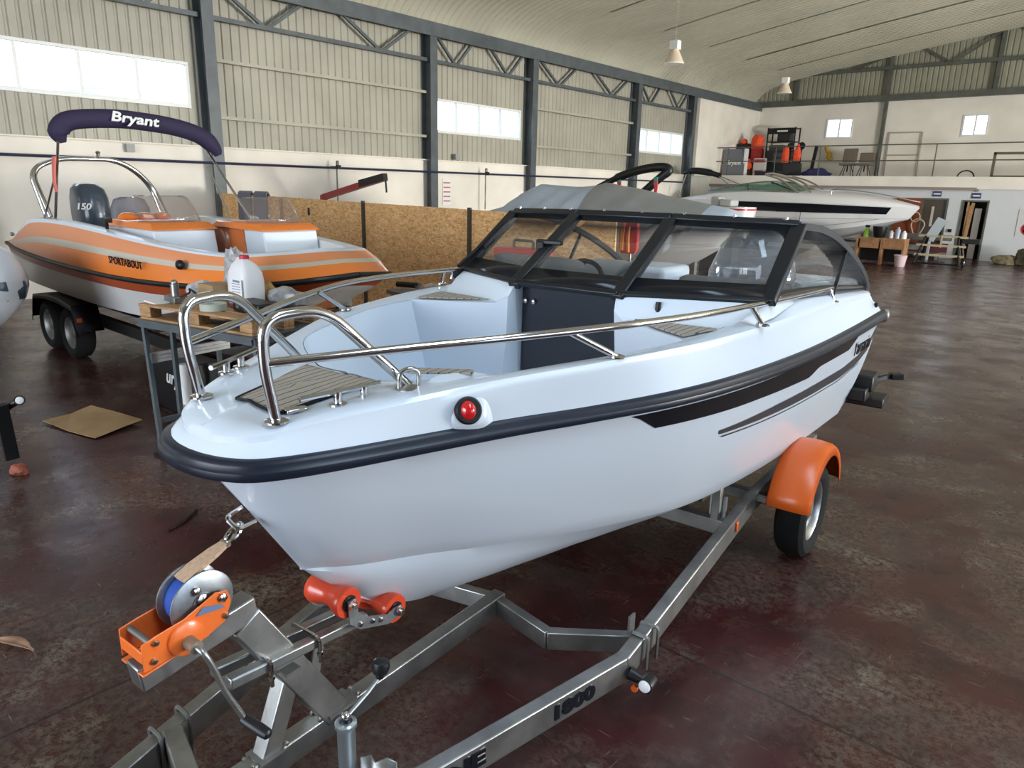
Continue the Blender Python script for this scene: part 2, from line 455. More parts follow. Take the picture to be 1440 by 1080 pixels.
def clad(g, axis, c, a0, a1, z0, z1, per=.21, top=None):
    """trapezoid wall sheet; top(a) optional upper limit"""
    a = a0; pts = []
    while a < a1-1e-6:
        for da, dd in ((0, 0), (.13, 0), (.15, .03), (.19, .03)):
            if a+da <= a1: pts.append((a+da, dd))
        a += per
    pts.append((a1, 0))
    bot, up = [], []
    for a, d in pts:
        zt = top(a) if top else z1
        if axis == 'x': bot.append(V((c-d, a, z0))); up.append(V((c-d, a, zt)))
        else: bot.append(V((a, c+d, z0))); up.append(V((a, c+d, zt)))
    g.loft([bot, up])
def window(n, axis, c, a0, a1, z0, z1, np_, depth=.10, w=.06):
    fr = G()
    def bx(u0, u1, v0, v1, d=depth):
        if axis == 'x': fr.box((c, (u0+u1)/2, (v0+v1)/2), (d, u1-u0, v1-v0))
        else: fr.box(((u0+u1)/2, c, (v0+v1)/2), (u1-u0, d, v1-v0))
    bx(a0, a1, z0, z0+w*1.3); bx(a0, a1, z1-w, z1); bx(a0, a0+w, z0+w*1.3, z1-w); bx(a1-w, a1, z0+w*1.3, z1-w)
    o = fr.build('window_%d' % n, M_pvc, bevel=.006); o['kind'] = 'structure'
    for i in range(1, np_):
        a = a0+(a1-a0)*i/np_; fr = G(); bx(a-w*.45, a+w*.45, z0+w*1.3, z1-w, depth*.8)
        fr.build('mullion', M_pvc, o)
    for i in range(np_):
        p = G(); u0 = a0+(a1-a0)*i/np_+w*.45; u1 = a0+(a1-a0)*(i+1)/np_-w*.45
        if axis == 'x': p.box((c-.01, (u0+u1)/2, (z0+z1)/2), (.006, u1-u0, z1-z0-w*2))
        else: p.box(((u0+u1)/2, c+.01, (z0+z1)/2), (u1-u0, .006, z1-z0-w*2))
        p.build('pane', M_pane, o)

COLS = [-7.1, -2.2, 3.55, 8.2, 14.6, 19.0, 25.3, 29.75]
WINS = [(-6.9, -2.5), (3.62, 7.86), (14.86, 18.72), (25.55, 29.5)]
ZW0, ZW1 = 3.74, 4.66
def side_wall(name, xw, sgn, doors=()):
    """left wall sgn=1 (interior to +x)"""
    g = G()
    segs = []; a = YB
    for d0, d1, dz in doors: segs.append((a, d0)); a = d1
    segs.append((a, YE+.2))
    for a0, a1 in segs: g.box((xw-.12*sgn, (a0+a1)/2, 1.48), (.36, a1-a0, 2.96))
    o = struct(g.build(name, M_wall, smooth=False))
    return o
wl_ = side_wall('wall_left', XL, 1)
g = G(); y0 = YB
for a0, a1 in WINS:
    clad(g, 'x', XL-.02, y0, a0-.0, 2.96, 6.6); clad(g, 'x', XL-.02, a0, a1, 2.96, ZW0); clad(g, 'x', XL-.02, a0, a1, ZW1, 6.6); y0 = a1
clad(g, 'x', XL-.02, y0, 30.35, 2.96, 6.6)
g.build('wall_left_cladding', M_clad, ang=15)['kind'] = 'structure'
g = G(); g.box((XL+.0, 33.6, 4.72), (.5, 6.5, 3.52)); struct(g.build('wall_left_plaster', M_wall, smooth=False))
for i, (a0, a1) in enumerate(WINS): window(i+1, 'x', XL-.03, a0, a1, ZW0, ZW1, 4)
# sill rail under the sheeting
g = G(); g.box((XL+.10, 10.1, 2.975), (.10, 40.3, .03)); struct(g.build('trim_sheet_ledge', M_wall))
for y in COLS:
    g = G(); x0, x1 = XL+.0, XL+.36; zt = 6.3
    for xx in (x0+.012, x1-.012): g.box((xx, y, zt/2), (.024, .26, zt))
    g.box(((x0+x1)/2, y, zt/2), (x1-x0-.04, .016, zt))
    struct(g.build('trim_steel_column', M_steel, smooth=False))
g = G(); g.box((XL+.2, 13.4, 6.42), (.30, 46.4, .22)); g.box((XL+.36, 13.4, 6.32), (.04, 46.4, .30)); struct(g.build('trim_eave_beam', M_steel, smooth=False))
for i, (a, b) in enumerate(zip(COLS, COLS[1:])):
    L_ = b-a; bo = struct((lambda g_: g_.build('trim_lattice_chord', M_steel))(G().beam((XL+.2, a+.13, 5.58), (XL+.2, b-.13, 5.58), .09, .09)))
    g = G()
    for t0, t1 in ((.045, .215), (.385, .235), (.54, .725), (.90, .745)):
        g.beam((XL+.2, a+L_*t0, 6.28), (XL+.2, a+L_*t1, 5.60), .07, .07)
    g.build('lattice_diagonal', M_steel, bo)
    if i % 2 == 1 or i == 6:
        pass
    if (i % 2) == 1 or i >= 6: continue
    if i == 0: continue
for a, b in ((-2.2, 3.55), (8.2, 14.6), (19.0, 25.3)):
    for z in (4.76, 3.60):
        g = G(); g.beam((XL+.14, a+.13, z), (XL+.14, b-.13, z), .10, .07); struct(g.build('trim_wall_girt', M_clad))
# navy service pipe with drops
g = G(); g.tube([(XL+.395, YB+.4, 2.61), (XL+.395, 29.6, 2.66)], .028, 8); pp = g.build('service_pipe', M_navy)
tag(pp, 'long thin navy pipe running along the white masonry of the left wall', 'pipe')
for y in (11.3, 16.75):
    g = G(); g.tube(fillet([(XL+.39, y, 2.66), (XL+.39, y, 2.80), (XL+.32, y, 2.80), (XL+.32, y, 1.6)], .03), .02, 8); g.build('drop_pipe', M_galvd, pp)
    g = G(); g.box((XL+.25, y, 2.66), (.30, .06, .05)); g.box((XL+.395, y, 2.66), (.08, .10, .10)); g.build('pipe_clamp', M_black, pp)

# ---- end wall with mezzanine
YM = 32.4
def roofz(x):
    for (x0, z0), (x1, z1) in zip(ARC, ARC[1:]):
        if x0 <= x <= x1: return z0+(z1-z0)*(x-x0)/(x1-x0)
    return ARC[-1][1]
g = G()
WE = [(-12.47, -11.27, 4.80, 5.72), (-6.88, -5.92, 4.76, 5.66)]
x = XL
for a0, a1, z0, z1 in WE:
    g.box(((x+a0)/2, YE+.15, 3.2), (a0-x, .3, 6.4)); g.box(((a0+a1)/2, YE+.15, z0/2), (a1-a0, .3, z0)); g.box(((a0+a1)/2, YE+.15, (z1+6.4)/2), (a1-a0, .3, 6.4-z1)); x = a1
g.box(((x+XR)/2, YE+.15, 3.2), (XR-x, .3, 6.4)); struct(g.build('wall_end', M_wall, smooth=False))
for i, (a0, a1, z0, z1) in enumerate(WE): window(5+i, 'y', YE+.03, a0, a1, z0, z1, 2, .12, .07)
g = G(); clad(g, 'y', YE+.02, XL-.05, XR+.05, 6.4, 9, top=lambda a: roofz(a)+.06); g.build('wall_end_cladding', mat('olive_gable_sheet', (.30, .29, .215), .55, var=.1, vs=1), ang=15)['kind'] = 'structure'
g = G(); g.box((1, YE-.12, 6.46), (34, .22, .24)); struct(g.build('trim_end_beam', M_greens, smooth=False))
g = G(); g.box((1, YE-.14, 7.70), (31.5, .10, .14)); ch = struct(g.build('trim_gable_chord', M_greens, smooth=False))
g = G()
for xb, xt0, xt1 in ((-11.6, -12.3, -10.4), (-7.6, -8.7, -6.0), (-3.6, -5.3, -2.2), (.5, -.9, 1.9)):
    g.beam((xb, YE-.14, 7.72), (xt0, YE-.14, roofz(xt0)), .07, .07, (0, 1, 0)); g.beam((xb, YE-.14, 7.72), (xt1, YE-.14, roofz(xt1)), .07, .07, (0, 1, 0))
g.build('gable_diagonal', M_greens, ch)
for x in (-14.0, -9.95, -5.9, -1.8, 2.3):
    g = G(); z0 = 3.0 if x in (-9.95, -1.8) else 6.4
    g.box((x, YE-.10, (z0+roofz(x))/2), (.14, .16, roofz(x)-z0)); struct(g.build('trim_gable_post', M_greens, smooth=False))
# mezzanine slab and front wall with two doorways
g = G(); g.box(((XL+XR)/2, (YM+YE)/2, 2.92), (34, YE-YM, .16)); struct(g.build('floor_mezzanine', M_wall, smooth=False))
g = G(); g.box(((XL+XR)/2, YM-.03, 2.82), (34, .12, .44)); struct(g.build('trim_mezzanine_edge', M_wall, smooth=False))
g = G(); g.box(((XL-3)/2-1.2, YM-.12, 2.60), (11, .06, .10)); struct(g.build('trim_brown_conduit', mat('brown_conduit_paint', (.30, .235, .19), .6)))
D = [(-6.98, -6.06, 2.24), (-5.60, -4.73, 2.20)]
g = G(); x = XL
for a0, a1, z in D:
    g.box(((x+a0)/2, YM+.1, 1.3), (a0-x, .2, 2.6)); g.box(((a0+a1)/2, YM+.1, (z+2.6)/2), (a1-a0, .2, 2.6-z)); x = a1
g.box(((x+XR)/2, YM+.1, 1.3), (XR-x, .2, 2.6)); struct(g.build('wall_mezzanine', mat('white_mezzanine_wall', (.62, .635, .66), .8, var=.05, vs=.6), smooth=False))
# store rooms behind the doorways
g = G()
for a0, a1 in ((-7.3, -5.83), (-5.83, -4.0)):
    g.box(((a0+a1)/2, YM+3.0, 1.4), (a1-a0, .1, 2.8)); g.box((a0, YM+1.6, 1.4), (.06, 2.8, 2.8)); g.box((a1, YM+1.6, 1.4), (.06, 2.8, 2.8))
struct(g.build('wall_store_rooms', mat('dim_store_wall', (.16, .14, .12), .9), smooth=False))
m_dg = mat('brown_door_glass', (.075, .06, .045), .25)
for n, (a0, a1, z) in enumerate(D):
    g = G()
    for xx in (a0+.03, a1-.03): g.box((xx, YM+.02, z/2), (.06, .12, z))
    g.box(((a0+a1)/2, YM+.02, z-.03), (a1-a0-.12, .12, .06))
    o = struct(g.build('door_%d' % (n+1), M_greens, smooth=False))
    if n == 0:
        p = G(); p.box(((a0+a1)/2, YM+.06, z/2-.02), (a1-a0-.12, .04, z-.04)); p.build('door_leaf', m_dg, o)
        p = G(); p.box(((a0+a1)/2-.05, YM+.035, 1.55), (.09, .02, .75)); p.build('door_glazing_slit', mat('pale_glazing', (.5, .46, .40), .3), o)
        p = G(); p.cyl((a1-.14, YM, 1.02), (a1-.14, YM+.04, 1.02), .02); p.build('handle', M_galv, o)
    else:
        p = G(); p.box((a0+.16, YM+.35, z/2-.03), (.05, .72, z-.08), (0, 0, .10)); p.build('door_leaf', M_wood, o)
# rails on the mezzanine
rl = thing('mezzanine_railing', (0, YM-.02, 3.04), 'thin steel two bar safety railing along the edge of the mezzanine', 'railing')
for z in (1.20, .60):
    g = G(); g.tube([(-16.0+.25, 0, z), (XR-.2, 0, z)], .022, 8); g.build('rail', M_greens, rl)
for x in (-15.2, -13.0, -11.1, -8.8, -6.78, -3.2, .5, 4.2, 8, 11.6, 15.2):
    g = G(); g.cyl((x, 0, -.02), (x, 0, 1.20), .022, 8); g.build('post', M_greens, rl)
# right and back walls with their open roller doors
g = G(); a = YB
for d0, d1, dz in ((.5, 9.5, 4.9), (14, 22, 4.9)):
    g.box((XR+.15, (a+d0)/2, 3.3), (.3, d0-a, 6.6)); g.box((XR+.15, (d0+d1)/2, (dz+6.6)/2), (.3, d1-d0, 6.6-dz)); a = d1
g.box((XR+.15, (a+YE)/2, 3.3), (.3, YE-a, 6.6)); struct(g.build('wall_right', M_wall, smooth=False))
g = G(); g.box((-12.5, YB-.15, 4.6), (7, .3, 9.2)); g.box((9, YB-.15, 4.6), (18, .3, 9.2)); g.box((-4.5, YB-.15, 7.5), (9, .3, 3.4)); struct(g.build('wall_back', M_wall, smooth=False))
# ground and hills beyond the windows
g = G(); g.box((0, 10, -.35), (240, 240, .1)); struct(g.build('ground_outside', mat('dry_ground', (.42, .35, .25), .9), smooth=False))
g = G(); rows = []
for r_, zz in ((70, -.3), (80, 7), (90, 13), (100, 15.5), (110, 0)):
    rows.append([V((-r_*math.cos(R(a)), r_*math.sin(R(a)), -.3+max(0, zz)*(.65+.35*math.sin(a*.13)+.15*math.sin(a*.31)))) for a in range(-30, 111, 4)])
g.loft(rows); struct(g.build('hills_outside', mat('tan_hillside', (.45, .38, .27), .95, var=.3, vs=.08)))
# high bay lamps
def lamp(loc, lab, top):
    t = thing('high_bay_lamp', loc, lab, 'lamp', 'high bay lamps under the roof')
    g = G(); g.box((0, 0, .40), (.22, .18, .20)); g.build('gear_box', M_white, t, bevel=.01)
    g = G(); g.cyl((0, 0, .50), (0, 0, top), .005, 6); g.build('suspension_rod', M_clad, t)
    g = G(); g.lathe((0, 0, 0), (0, 0, 1), [(-.02, .235), (.0, .24), (.03, .225), (.16, .16), (.26, .11), (.30, .10), (.26, .10), (.15, .15), (.02, .21)], 20); g.build('lamp_shade', mat('cream_lamp_shade', (.62, .50, .38), .5), t)
    g = G(); g.lathe((0, 0, -.025), (0, 0, 1), [(0, .24), (.02, .248), (.03, .235)], 20); g.build('shade_rim', mat('pale_rim', (.85, .82, .74), .3), t)
    return t
lamp((-9.55, 16.87, 5.28), 'cream high bay lamp hanging under the roof, nearest one wholly in the picture', roofz(-9.55)-5.34)
lamp((-10.54, 26.41, 5.66), 'smaller looking high bay lamp, farther one toward the end wall', roofz(-10.54)-5.72)
lamp((-6.95, 7.02, 4.66), 'high bay lamp cut by the top edge of the picture', roofz(-6.95)-4.74)
# ================================================================== the white bowrider in the middle
# its own frame: x to port, y aft, z up
RZ = R(4.068); BO = (-1.945, -.138, 0)
def crv(pts, n=5): return catmull([(v, u, w) for u, v, w in pts], n)
bt = thing('motorboat', BO, 'large white bowrider with navy rub rail and black side stripe, in the foreground', 'boat', rz=RZ)
T_ = [(1.095, 0, 1.405), (1.105, .07, 1.408), (1.135, .14, 1.41), (1.195, .218, 1.414), (1.32, .31, 1.42), (1.58, .428, 1.424), (1.88, .55, 1.427), (2.2, .688, 1.422), (2.6, .842, 1.425), (3.1, .945, 1.422), (3.8, 1.0, 1.412), (4.6, 1.015, 1.402), (5.5, 1.02, 1.40)]
C_ = [(1.39, 0, .943), (1.42, .02, .937), (1.47, .045, .93), (1.53, .08, .92), (1.62, .115, .905), (1.83, .19, .88), (2.1, .33, .855), (2.4, .46, .825), (2.8, .6, .79), (3.2, .71, .765), (3.85, .775, .73), (4.6, .81, .705), (5.52, .845, .70)]
K_ = [(1.39, 0, .943), (1.45, 0, .88), (1.55, 0, .79), (1.65, 0, .71), (1.74, 0, .64), (1.92, 0, .55), (2.1, 0, .505), (2.4, 0, .465), (2.8, 0, .445), (3.2, 0, .435), (3.85, 0, .43), (4.6, 0, .43), (5.52, 0, .43)]
R_ = [(1.02, 0, 1.455), (1.028, .08, 1.455), (1.055, .165, 1.455), (1.115, .245, 1.456), (1.28, .332, 1.458), (1.565, .44, 1.460), (1.87, .562, 1.465), (2.19, .702, 1.468), (2.58, .855, 1.472), (3.08, .958, 1.472), (3.8, 1.018, 1.462), (4.6, 1.033, 1.452), (5.56, 1.038, 1.45)]
E_ = [(1.065, 0, 1.545), (1.072, .075, 1.547), (1.10, .15, 1.552), (1.155, .22, 1.56), (1.30, .318, 1.588), (1.56, .44, 1.615), (1.82, .56, 1.64), (2.15, .72, 1.662), (2.55, .845, 1.672), (3.03, .94, 1.68), (3.8, .972, 1.672), (4.6, .965, 1.65), (5.5, .945, 1.595)]
I_ = [(1.25, 0, 1.585), (1.38, 0, 1.592), (1.50, 0, 1.597), (1.64, 0, 1.602), (1.642, .10, 1.602), (1.66, .20, 1.605), (1.80, .45, 1.635), (2.10, .60, 1.652), (2.48, .735, 1.662), (2.95, .80, 1.668), (3.75, .90, 1.735), (4.6, .905, 1.695), (5.5, .905, 1.625)]
Tc, Cc, Kc, Rc, Ec, Ic = [crv(q) for q in (T_, C_, K_, R_, E_, I_)]
NR = len(Tc)
# --- hull
NT = 8
def topside(i, t):
    p = Tc[i].lerp(Cc[i], t)
    s = i/(NR-1)
    p = p.copy(); p.x += math.sin(math.pi*t)*(.022*min(1, s*2.2))*(1 if Tc[i].x > .02 else 0); return p
g = G()
rows = []
for i in range(NR):
    inn = Rc[i]+(Tc[i]-Rc[i])*.25; inn = V((inn.x, inn.y, Rc[i].z-.026))
    row = [inn]+[topside(i, t/NT) for t in range(NT+1)]
    rows.append(row)
g.loft(rows)
rows = []
for i in range(NR):
    row = []
    for t in range(7):
        tt = t/6; p = Cc[i].lerp(Kc[i], tt)
        b_ = math.sin(math.pi*tt)*min(.05, Cc[i].x*.16); p = V((p.x+b_*.4, p.y, p.z-b_*.6)); row.append(p)
    # small chine flat
    rows.append([Cc[i], Cc[i]+V((-min(.014, Cc[i].x*.6), .002, -.012))]+[p+V((0, 0, -.006*(1-k/5))) for k, p in enumerate(row[1:])])
g.loft(rows)
# transom
i = NR-1
sec = [Rc[i]+V((-.03, -.02, -.04))]+[topside(i, t/NT) for t in range(NT+1)]+[Kc[i]]
tr = [V((p.x, p.y, p.z)) for p in sec]; cen = [V((0, p.y, p.z)) for p in tr]
g.loft([tr, cen]); g.mirror()
hull = g.build('hull', M_gel, bt, weld=True, ang=28)
# --- rub rail: swept black bumper with a step
g = G(); rows = []
prof = [(-.035, .034), (.002, .034), (.013, .030), (.019, .020), (.022, .008), (.029, .002), (.031, -.012), (.024, -.025), (.004, -.031), (-.035, -.031)]
full = [V((-p.x, p.y, p.z)) for p in reversed(Rc[1:])]+Rc
for i, p in enumerate(full):
    a = full[max(0, i-1)]; b = full[min(len(full)-1, i+1)]; t = (b-a).normalized(); n_ = t.cross(V((0, 0, 1))).normalized()
    if n_.dot(V((p.x, p.y-2.6, 0))) < 0: n_ = -n_
    rows.append([p+n_*a_+V((0, 0, z)) for a_, z in prof])
g.loft(rows, closed=True, caps=True); rub = g.build('rub_rail', M_rub, bt, ang=40)
for sx in (1, -1):
    g = G(); g.ell((sx*1.045, 5.57, 1.45), (.03, .035, .05), 10); g.build('rail_end_cap', M_galvd, rub)
# --- deck
g = G(); rows = []
for i in range(NR):
    r0 = Rc[i]; e = Ec[i]; ii = Ic[i]
    d_in = (e-r0); d_in.z = 0
    base = r0+V((0, 0, .029))+d_in*.18
    out = e-V((0, 0, .03))-d_in*.03
    mid = base.lerp(out, .55)-d_in*.10
    e1 = e.lerp(ii, .05)+V((0, 0, .002)); e0 = e.lerp(out, .35)
    row = [base, mid, out, e0, e1, e.lerp(ii, .3)+V((0, 0, .004)), e.lerp(ii, .75)+V((0, 0, .004)), ii.lerp(e, .03)]
    rows.append(row)
g.loft(rows); g.mirror(); deck = g.build('deck', M_gel, bt, weld=True, ang=40)
# bow cockpit liner
ist = 15
g = G(); rows = []
for i in range(ist, NR):
    ii = Ic[i]; k = min(1, ii.x/.2); dn = V((-(.13 if ii.y < 2.15 else .13-.085*min(1, (ii.y-2.15)/.4))*k, .05 if i < ist+10 else 0, 0))
    rows.append([ii, ii+dn*.08+V((0, 0, -.03)), ii+dn*.3+V((0, 0, -.10)), ii+dn*.9+V((0, 0, -.30)), ii+dn*1.25+V((0, 0, -.40))])
g.loft(rows)
fl = [r[-1] for r in rows]; g.loft([fl, [V((0, p.y, p.z)) for p in fl]])
g.mirror(); g.build('cockpit_liner', M_gel, bt, weld=True, ang=40)
# consoles left and right of the walk through, with the teak ledge in front
m_con = M_gel
for s in (1, -1):
    g = G()
    def q(v, u, w): return V((s*v, u, w))
    A, B, Cq = (.785, 2.74), (.83, 3.06), (.36, 2.965)
    low = 1.22
    # forward face with a slanted pillar at the passage
    g.loft([[q(A[0], A[1], 1.664), q(.60, 2.845, 1.664), q(Cq[0]+.02, Cq[1], 1.664), q(.315, 2.99, 1.70), q(.30, 3.03, 1.765)],
            [q(A[0]-.03, A[1]+.04, 1.40), q(.58, 2.88, 1.40), q(Cq[0]+.02, Cq[1]+.02, 1.42), q(.33, 3.0, 1.45), q(.305, 3.07, 1.50)],
            [q(A[0]-.06, A[1]+.06, low), q(.58, 2.90, low), q(.42, 2.97, low), q(.36, 2.99, low), q(.31, 3.09, low)]])
    # ledge and sloping top up to the windscreen base
    g.loft([[q(A[0], A[1], 1.664), q(.60, 2.845, 1.664), q(Cq[0]+.02, Cq[1], 1.664), q(.315, 2.99, 1.70), q(.30, 3.03, 1.765)],
            [q(B[0], B[1], 1.668), q(.62, 3.03, 1.668), q(Cq[0]+.03, Cq[1]+.03, 1.672), q(.318, 3.0, 1.71), q(.302, 3.032, 1.766)],
            [q(.86, 3.16, 1.70), q(.63, 3.10, 1.70), q(Cq[0]+.03, Cq[1]+.05, 1.71), q(.32, 3.01, 1.74), q(.304, 3.036, 1.767)],
            [q(.92, 3.32, 1.764), q(.64, 3.18, 1.766), q(.45, 3.09, 1.767), q(.36, 3.05, 1.767), q(.306, 3.04, 1.768)],
            [q(.90, 3.72, 1.75), q(.64, 3.66, 1.75), q(.45, 3.62, 1.75), q(.36, 3.60, 1.75), q(.306, 3.60, 1.75)],
            [q(.90, 3.78, low), q(.64, 3.70, low), q(.45, 3.66, low), q(.36, 3.64, low), q(.306, 3.64, low)]])
    g.loft([[q(.30, 3.03, 1.765), q(.306, 3.60, 1.75)], [q(.305, 3.07, 1.50), q(.306, 3.62, 1.5)], [q(.31, 3.09, low), q(.306, 3.64, low)]])
    g.loft([[q(.80, 2.70, 1.662), q(.83, 3.06, 1.667), q(.86, 3.16, 1.70), q(.92, 3.32, 1.764), q(.90, 3.72, 1.75)],
            [q(.84, 2.72, 1.664), q(.90, 3.05, 1.676), q(.925, 3.18, 1.684), q(.945, 3.36, 1.700), q(.93, 3.72, 1.728)]])
    co = g.build('console', m_con, bt, ang=32)
    g = G(); pl = [q(.765, 2.775, 1.672), q(.81, 3.02, 1.674), q(.43, 2.98, 1.674), q(.60, 2.868, 1.672)]
    g.prism(pl, (0, 0, .006)); g.build('teak_ledge', M_teak, co)
    if s > 0:
        g = G(); pl = [q(.21, 1.71, 1.628), q(.25, 1.70, 1.63), q(.45, 1.80, 1.645), q(.42, 1.83, 1.645), q(.21, 1.76, 1.63)]
        g.prism(pl, (0, 0, .006)); g.build('bow_step_pad', M_teak, bt)
# smoked walk through door
g = G(); g.box((0, 3.11, 1.36), (.60, .018, .78)); dr = g.build('walk_through_door', mat('dark_smoked_door', (.016, .018, .026), .08, spec=.6), bt)
for x in (-.275, -.225):
    g = G(); g.lathe((x, 3.10, 1.675), (0, -1, 0), [(0, .014), (.012, .014), (.016, .008)], 12); g.build('door_hinge', M_chr, dr)
# anchor hatch with grey teak foam, laid on the curved deck
from mathutils.bvhtree import BVHTree
bvh = BVHTree.FromPolygons([v.co.copy() for v in deck.data.vertices], [tuple(p.vertices) for p in deck.data.polygons])
def deckz(x, y):
    h = bvh.ray_cast(V((x, y, 2.2)), V((0, 0, -1)))
    return h[0].z if h[0] is not None else 1.60
def on_deck(name, q4, m, par, lift=.006, n=14):
    a, b, c_, d_ = [V((*p, 0)) for p in q4]; rows = []
    for i in range(n+1):
        l, r = a.lerp(d_, i/n), b.lerp(c_, i/n); row = []
        for k in range(n+1):
            p = l.lerp(r, k/n); row.append(V((p.x, p.y, deckz(p.x, p.y)+lift)))
        rows.append(row)
    g = G(); g.loft(rows); return g.build(name, m, par, solid=.008), rows
HQ = ((-.075, 1.245), (.150, 1.238), (.198, 1.612), (-.175, 1.600))
ht, hr = on_deck('anchor_hatch', HQ, M_teak, bt)
edge = [r[0] for r in hr[::-1]]+hr[0]+[r[-1] for r in hr]
g = G(); g.tube([p+V((0, 0, .002)) for p in edge[8:-3]], .006, 6); g.build('hatch_gasket', M_blk, ht)
g = G(); g.box((.168, 1.29, deckz(.168, 1.29)+.008), (.045, .07, .012), (0, 0, -.2)); g.build('hatch_latch', M_chr, ht, bevel=.003)
# --- windscreen
def pane(name, quad, mat_=None):
    g = G(); q4 = [V(p) for p in quad]; g.loft([[q4[0].lerp(q4[1], t/6) for t in range(7)], [q4[3].lerp(q4[2], t/6) for t in range(7)]]); return g.build(name, mat_ or M_glass, bt, solid=.005)
pb = lambda s: V((s*.306, 3.035, 1.775)); pt = lambda s: V((s*.291, 3.60, 2.112))
ob = lambda s: V((s*.915, 3.33, 1.772)); ot = lambda s: V((s*.885, 3.80, 2.098))
wf = thing('windscreen_frame', (0, 0, 0), None, None); wf.parent = bt
def fr(name, p0, p1, w=.05, h=.035, up=(0, -.8, 1)):
    g = G(); g.beam(p0, p1, w, h, up); return g.build(name, M_alu, wf, bevel=.006)
pane('centre_pane', (pb(-1), pb(1), pt(1), pt(-1)))
for s in (1, -1): pane('front_pane', (pb(s), ob(s), ot(s), pt(s)))
for s in (1, -1):
    fr('windscreen_post', pb(s)+V((0, -.01, -.02)), pt(s), .068, .04)
    fr('corner_post', ob(s)+V((0, .005, -.006)), ot(s), .075, .04)
    fr('top_rail', pt(s), ot(s), .044, .050); fr('base_rail', pb(s), ob(s), .03, .03)
fr('top_rail', pt(-1), pt(1), .044, .050); fr('base_rail', pb(-1), pb(1), .03, .03)
# dark frit band along the foot of the panes
def band(a, b, c, d, k, name='dark_foot_band', off=(0, -.006, .004)):
    g = G(); o = V(off); g.loft([[a+o, b+o], [a.lerp(d, k)+o, b.lerp(c, k)+o]]); g.build(name, M_blk, bt, solid=.002)
band(pb(-1), pb(1), pt(1), pt(-1), .20)
for s in (1, -1): band(pb(s), ob(s), ot(s), pt(s), .20)
# latch studs along the top rail
for s in (1, -1):
    for t in (.1, .5, .9):
        p = pt(s).lerp(ot(s), t); g = G(); g.cyl(p+V((0, 0, .02)), p+V((0, 0, .038)), .008, 8); g.build('canopy_stud', M_chr, wf)
for t in (.3, .7):
    p = pt(-1).lerp(pt(1), t); g = G(); g.cyl(p+V((0, 0, .02)), p+V((0, 0, .038)), .008, 8); g.build('canopy_stud', M_chr, wf)
# side windows
for s in (1, -1):
    topc = catmull([ot(s), (s*.91, 4.10, 2.075), (s*.92, 4.45, 2.01), (s*.93, 4.85, 1.895), (s*.935, 5.2, 1.76), (s*.935, 5.42, 1.64)], 5)
    botc = [V((s*(.918+.018*k/25), 3.335+(5.42-3.335)*k/25, 1.768-(1.768-1.632)*k/25)) for k in range(26)]
    g = G(); g.loft([botc, topc]); g.build('side_pane', M_glass, bt, solid=.005)
    g = G(); g.ribbon(topc, .03, .035, (s, 0, 0)); g.build('side_top_rail', M_alu, wf)
    g = G(); g.loft([[p+V((s*.004, 0, 0)) for p in botc[1:-1]], [p.lerp(t, min(.9, .075/max(.02, (t-p).length)))+V((s*.004, 0, 0)) for p, t in zip(botc[1:-1], topc[1:-1])]]); g.build('dark_foot_band', M_blk, bt, solid=.002)
    g = G(); g.beam(botc[14], topc[13], .018, .018); g.build('side_mullion', M_alu, wf)
# wiper with its arm on the starboard pane, spare blade parked by the port post
g = G(); g.tube([(-.93, 3.30, 1.79), (-.90, 3.52, 1.93), (-.885, 3.68, 2.03)], .010, 8); wp = g.build('wiper_arm', M_black, bt)
g = G(); g.beam((-.86, 3.46, 1.90), (-.86, 3.72, 2.06), .012, .02); g.build('wiper_blade', M_black, wp)
g = G(); g.box((-.915, 3.27, 1.755), (.05, .05, .05)); g.build('wiper_motor', M_black, wp, bevel=.008)
g = G(); g.cyl((-.93, 3.24, 1.72), (-.93, 3.24, 1.78), .012, 8); g.build('chrome_nut', M_chr, wp)
g = G(); g.cyl((.50, 3.07, 1.69), (.50, 3.075, 1.755), .014, 10); g.build('screen_support', M_black, bt)
g = G(); g.box((-.28, 3.31, 1.97), (.16, .03, .028), (0, 0, .1)); g.box((-.33, 3.30, 1.935), (.05, .035, .08)); g.build('screen_latch', M_black, wf, bevel=.008)
# --- inside: seats, dash, wheel, after deck
m_seat = mat('grey_seat_vinyl', (.27, .27, .265), .5); m_dash = mat('charcoal_dash', (.17, .17, .17), .5)
for s in (1, -1):
    g = G(); g.box((s*.62, 3.70, 1.74 if s > 0 else 1.77), (.54, .30, .16), (R(-8), 0, 0)); g.build('dashboard', m_dash, bt, bevel=.05)
def seat(x, y, w, h, nm='seat_back'):
    g = G(); rows = []
    for zz, ww, dd in ((0, w, .10), (h*.6, w, .10), (h*.85, w*.9, .09), (h*.97, w*.7, .07), (h, w*.45, .04)):
        rows.append([V((x+ww/2*math.copysign(abs(math.cos(a))**.5, math.cos(a)), y+dd*math.copysign(abs(math.sin(a))**.6, math.sin(a))+zz*.12, 1.05+zz)) for a in [2*math.pi*k/20 for k in range(20)]])
    g.loft(rows, closed=True, caps=True); return g.build(nm, m_seat, bt, ang=50)
seat(.56, 4.42, .50, .70); seat(-.56, 4.42, .50, .73)
g = G(); g.ell((.52, 4.25, 1.80), (.24, .22, .27), 20); g.v = [p*(1+.0)+V((.03*noise.noise(p*6), .03*noise.noise(p*6+V((9, 0, 0))), .03*noise.noise(p*6+V((0, 9, 0))))) for p in g.v]; g.build('plastic_seat_cover', glass('clear_plastic_film', (.85, .87, .9), 3.0, .14, (.75, .78, .85)), bt)
for s in (.5, -.5):
    g = G(); g.box((s, 4.15, 1.12), (.5, .5, .14)); g.build('seat_cushion', m_seat, bt, bevel=.04)
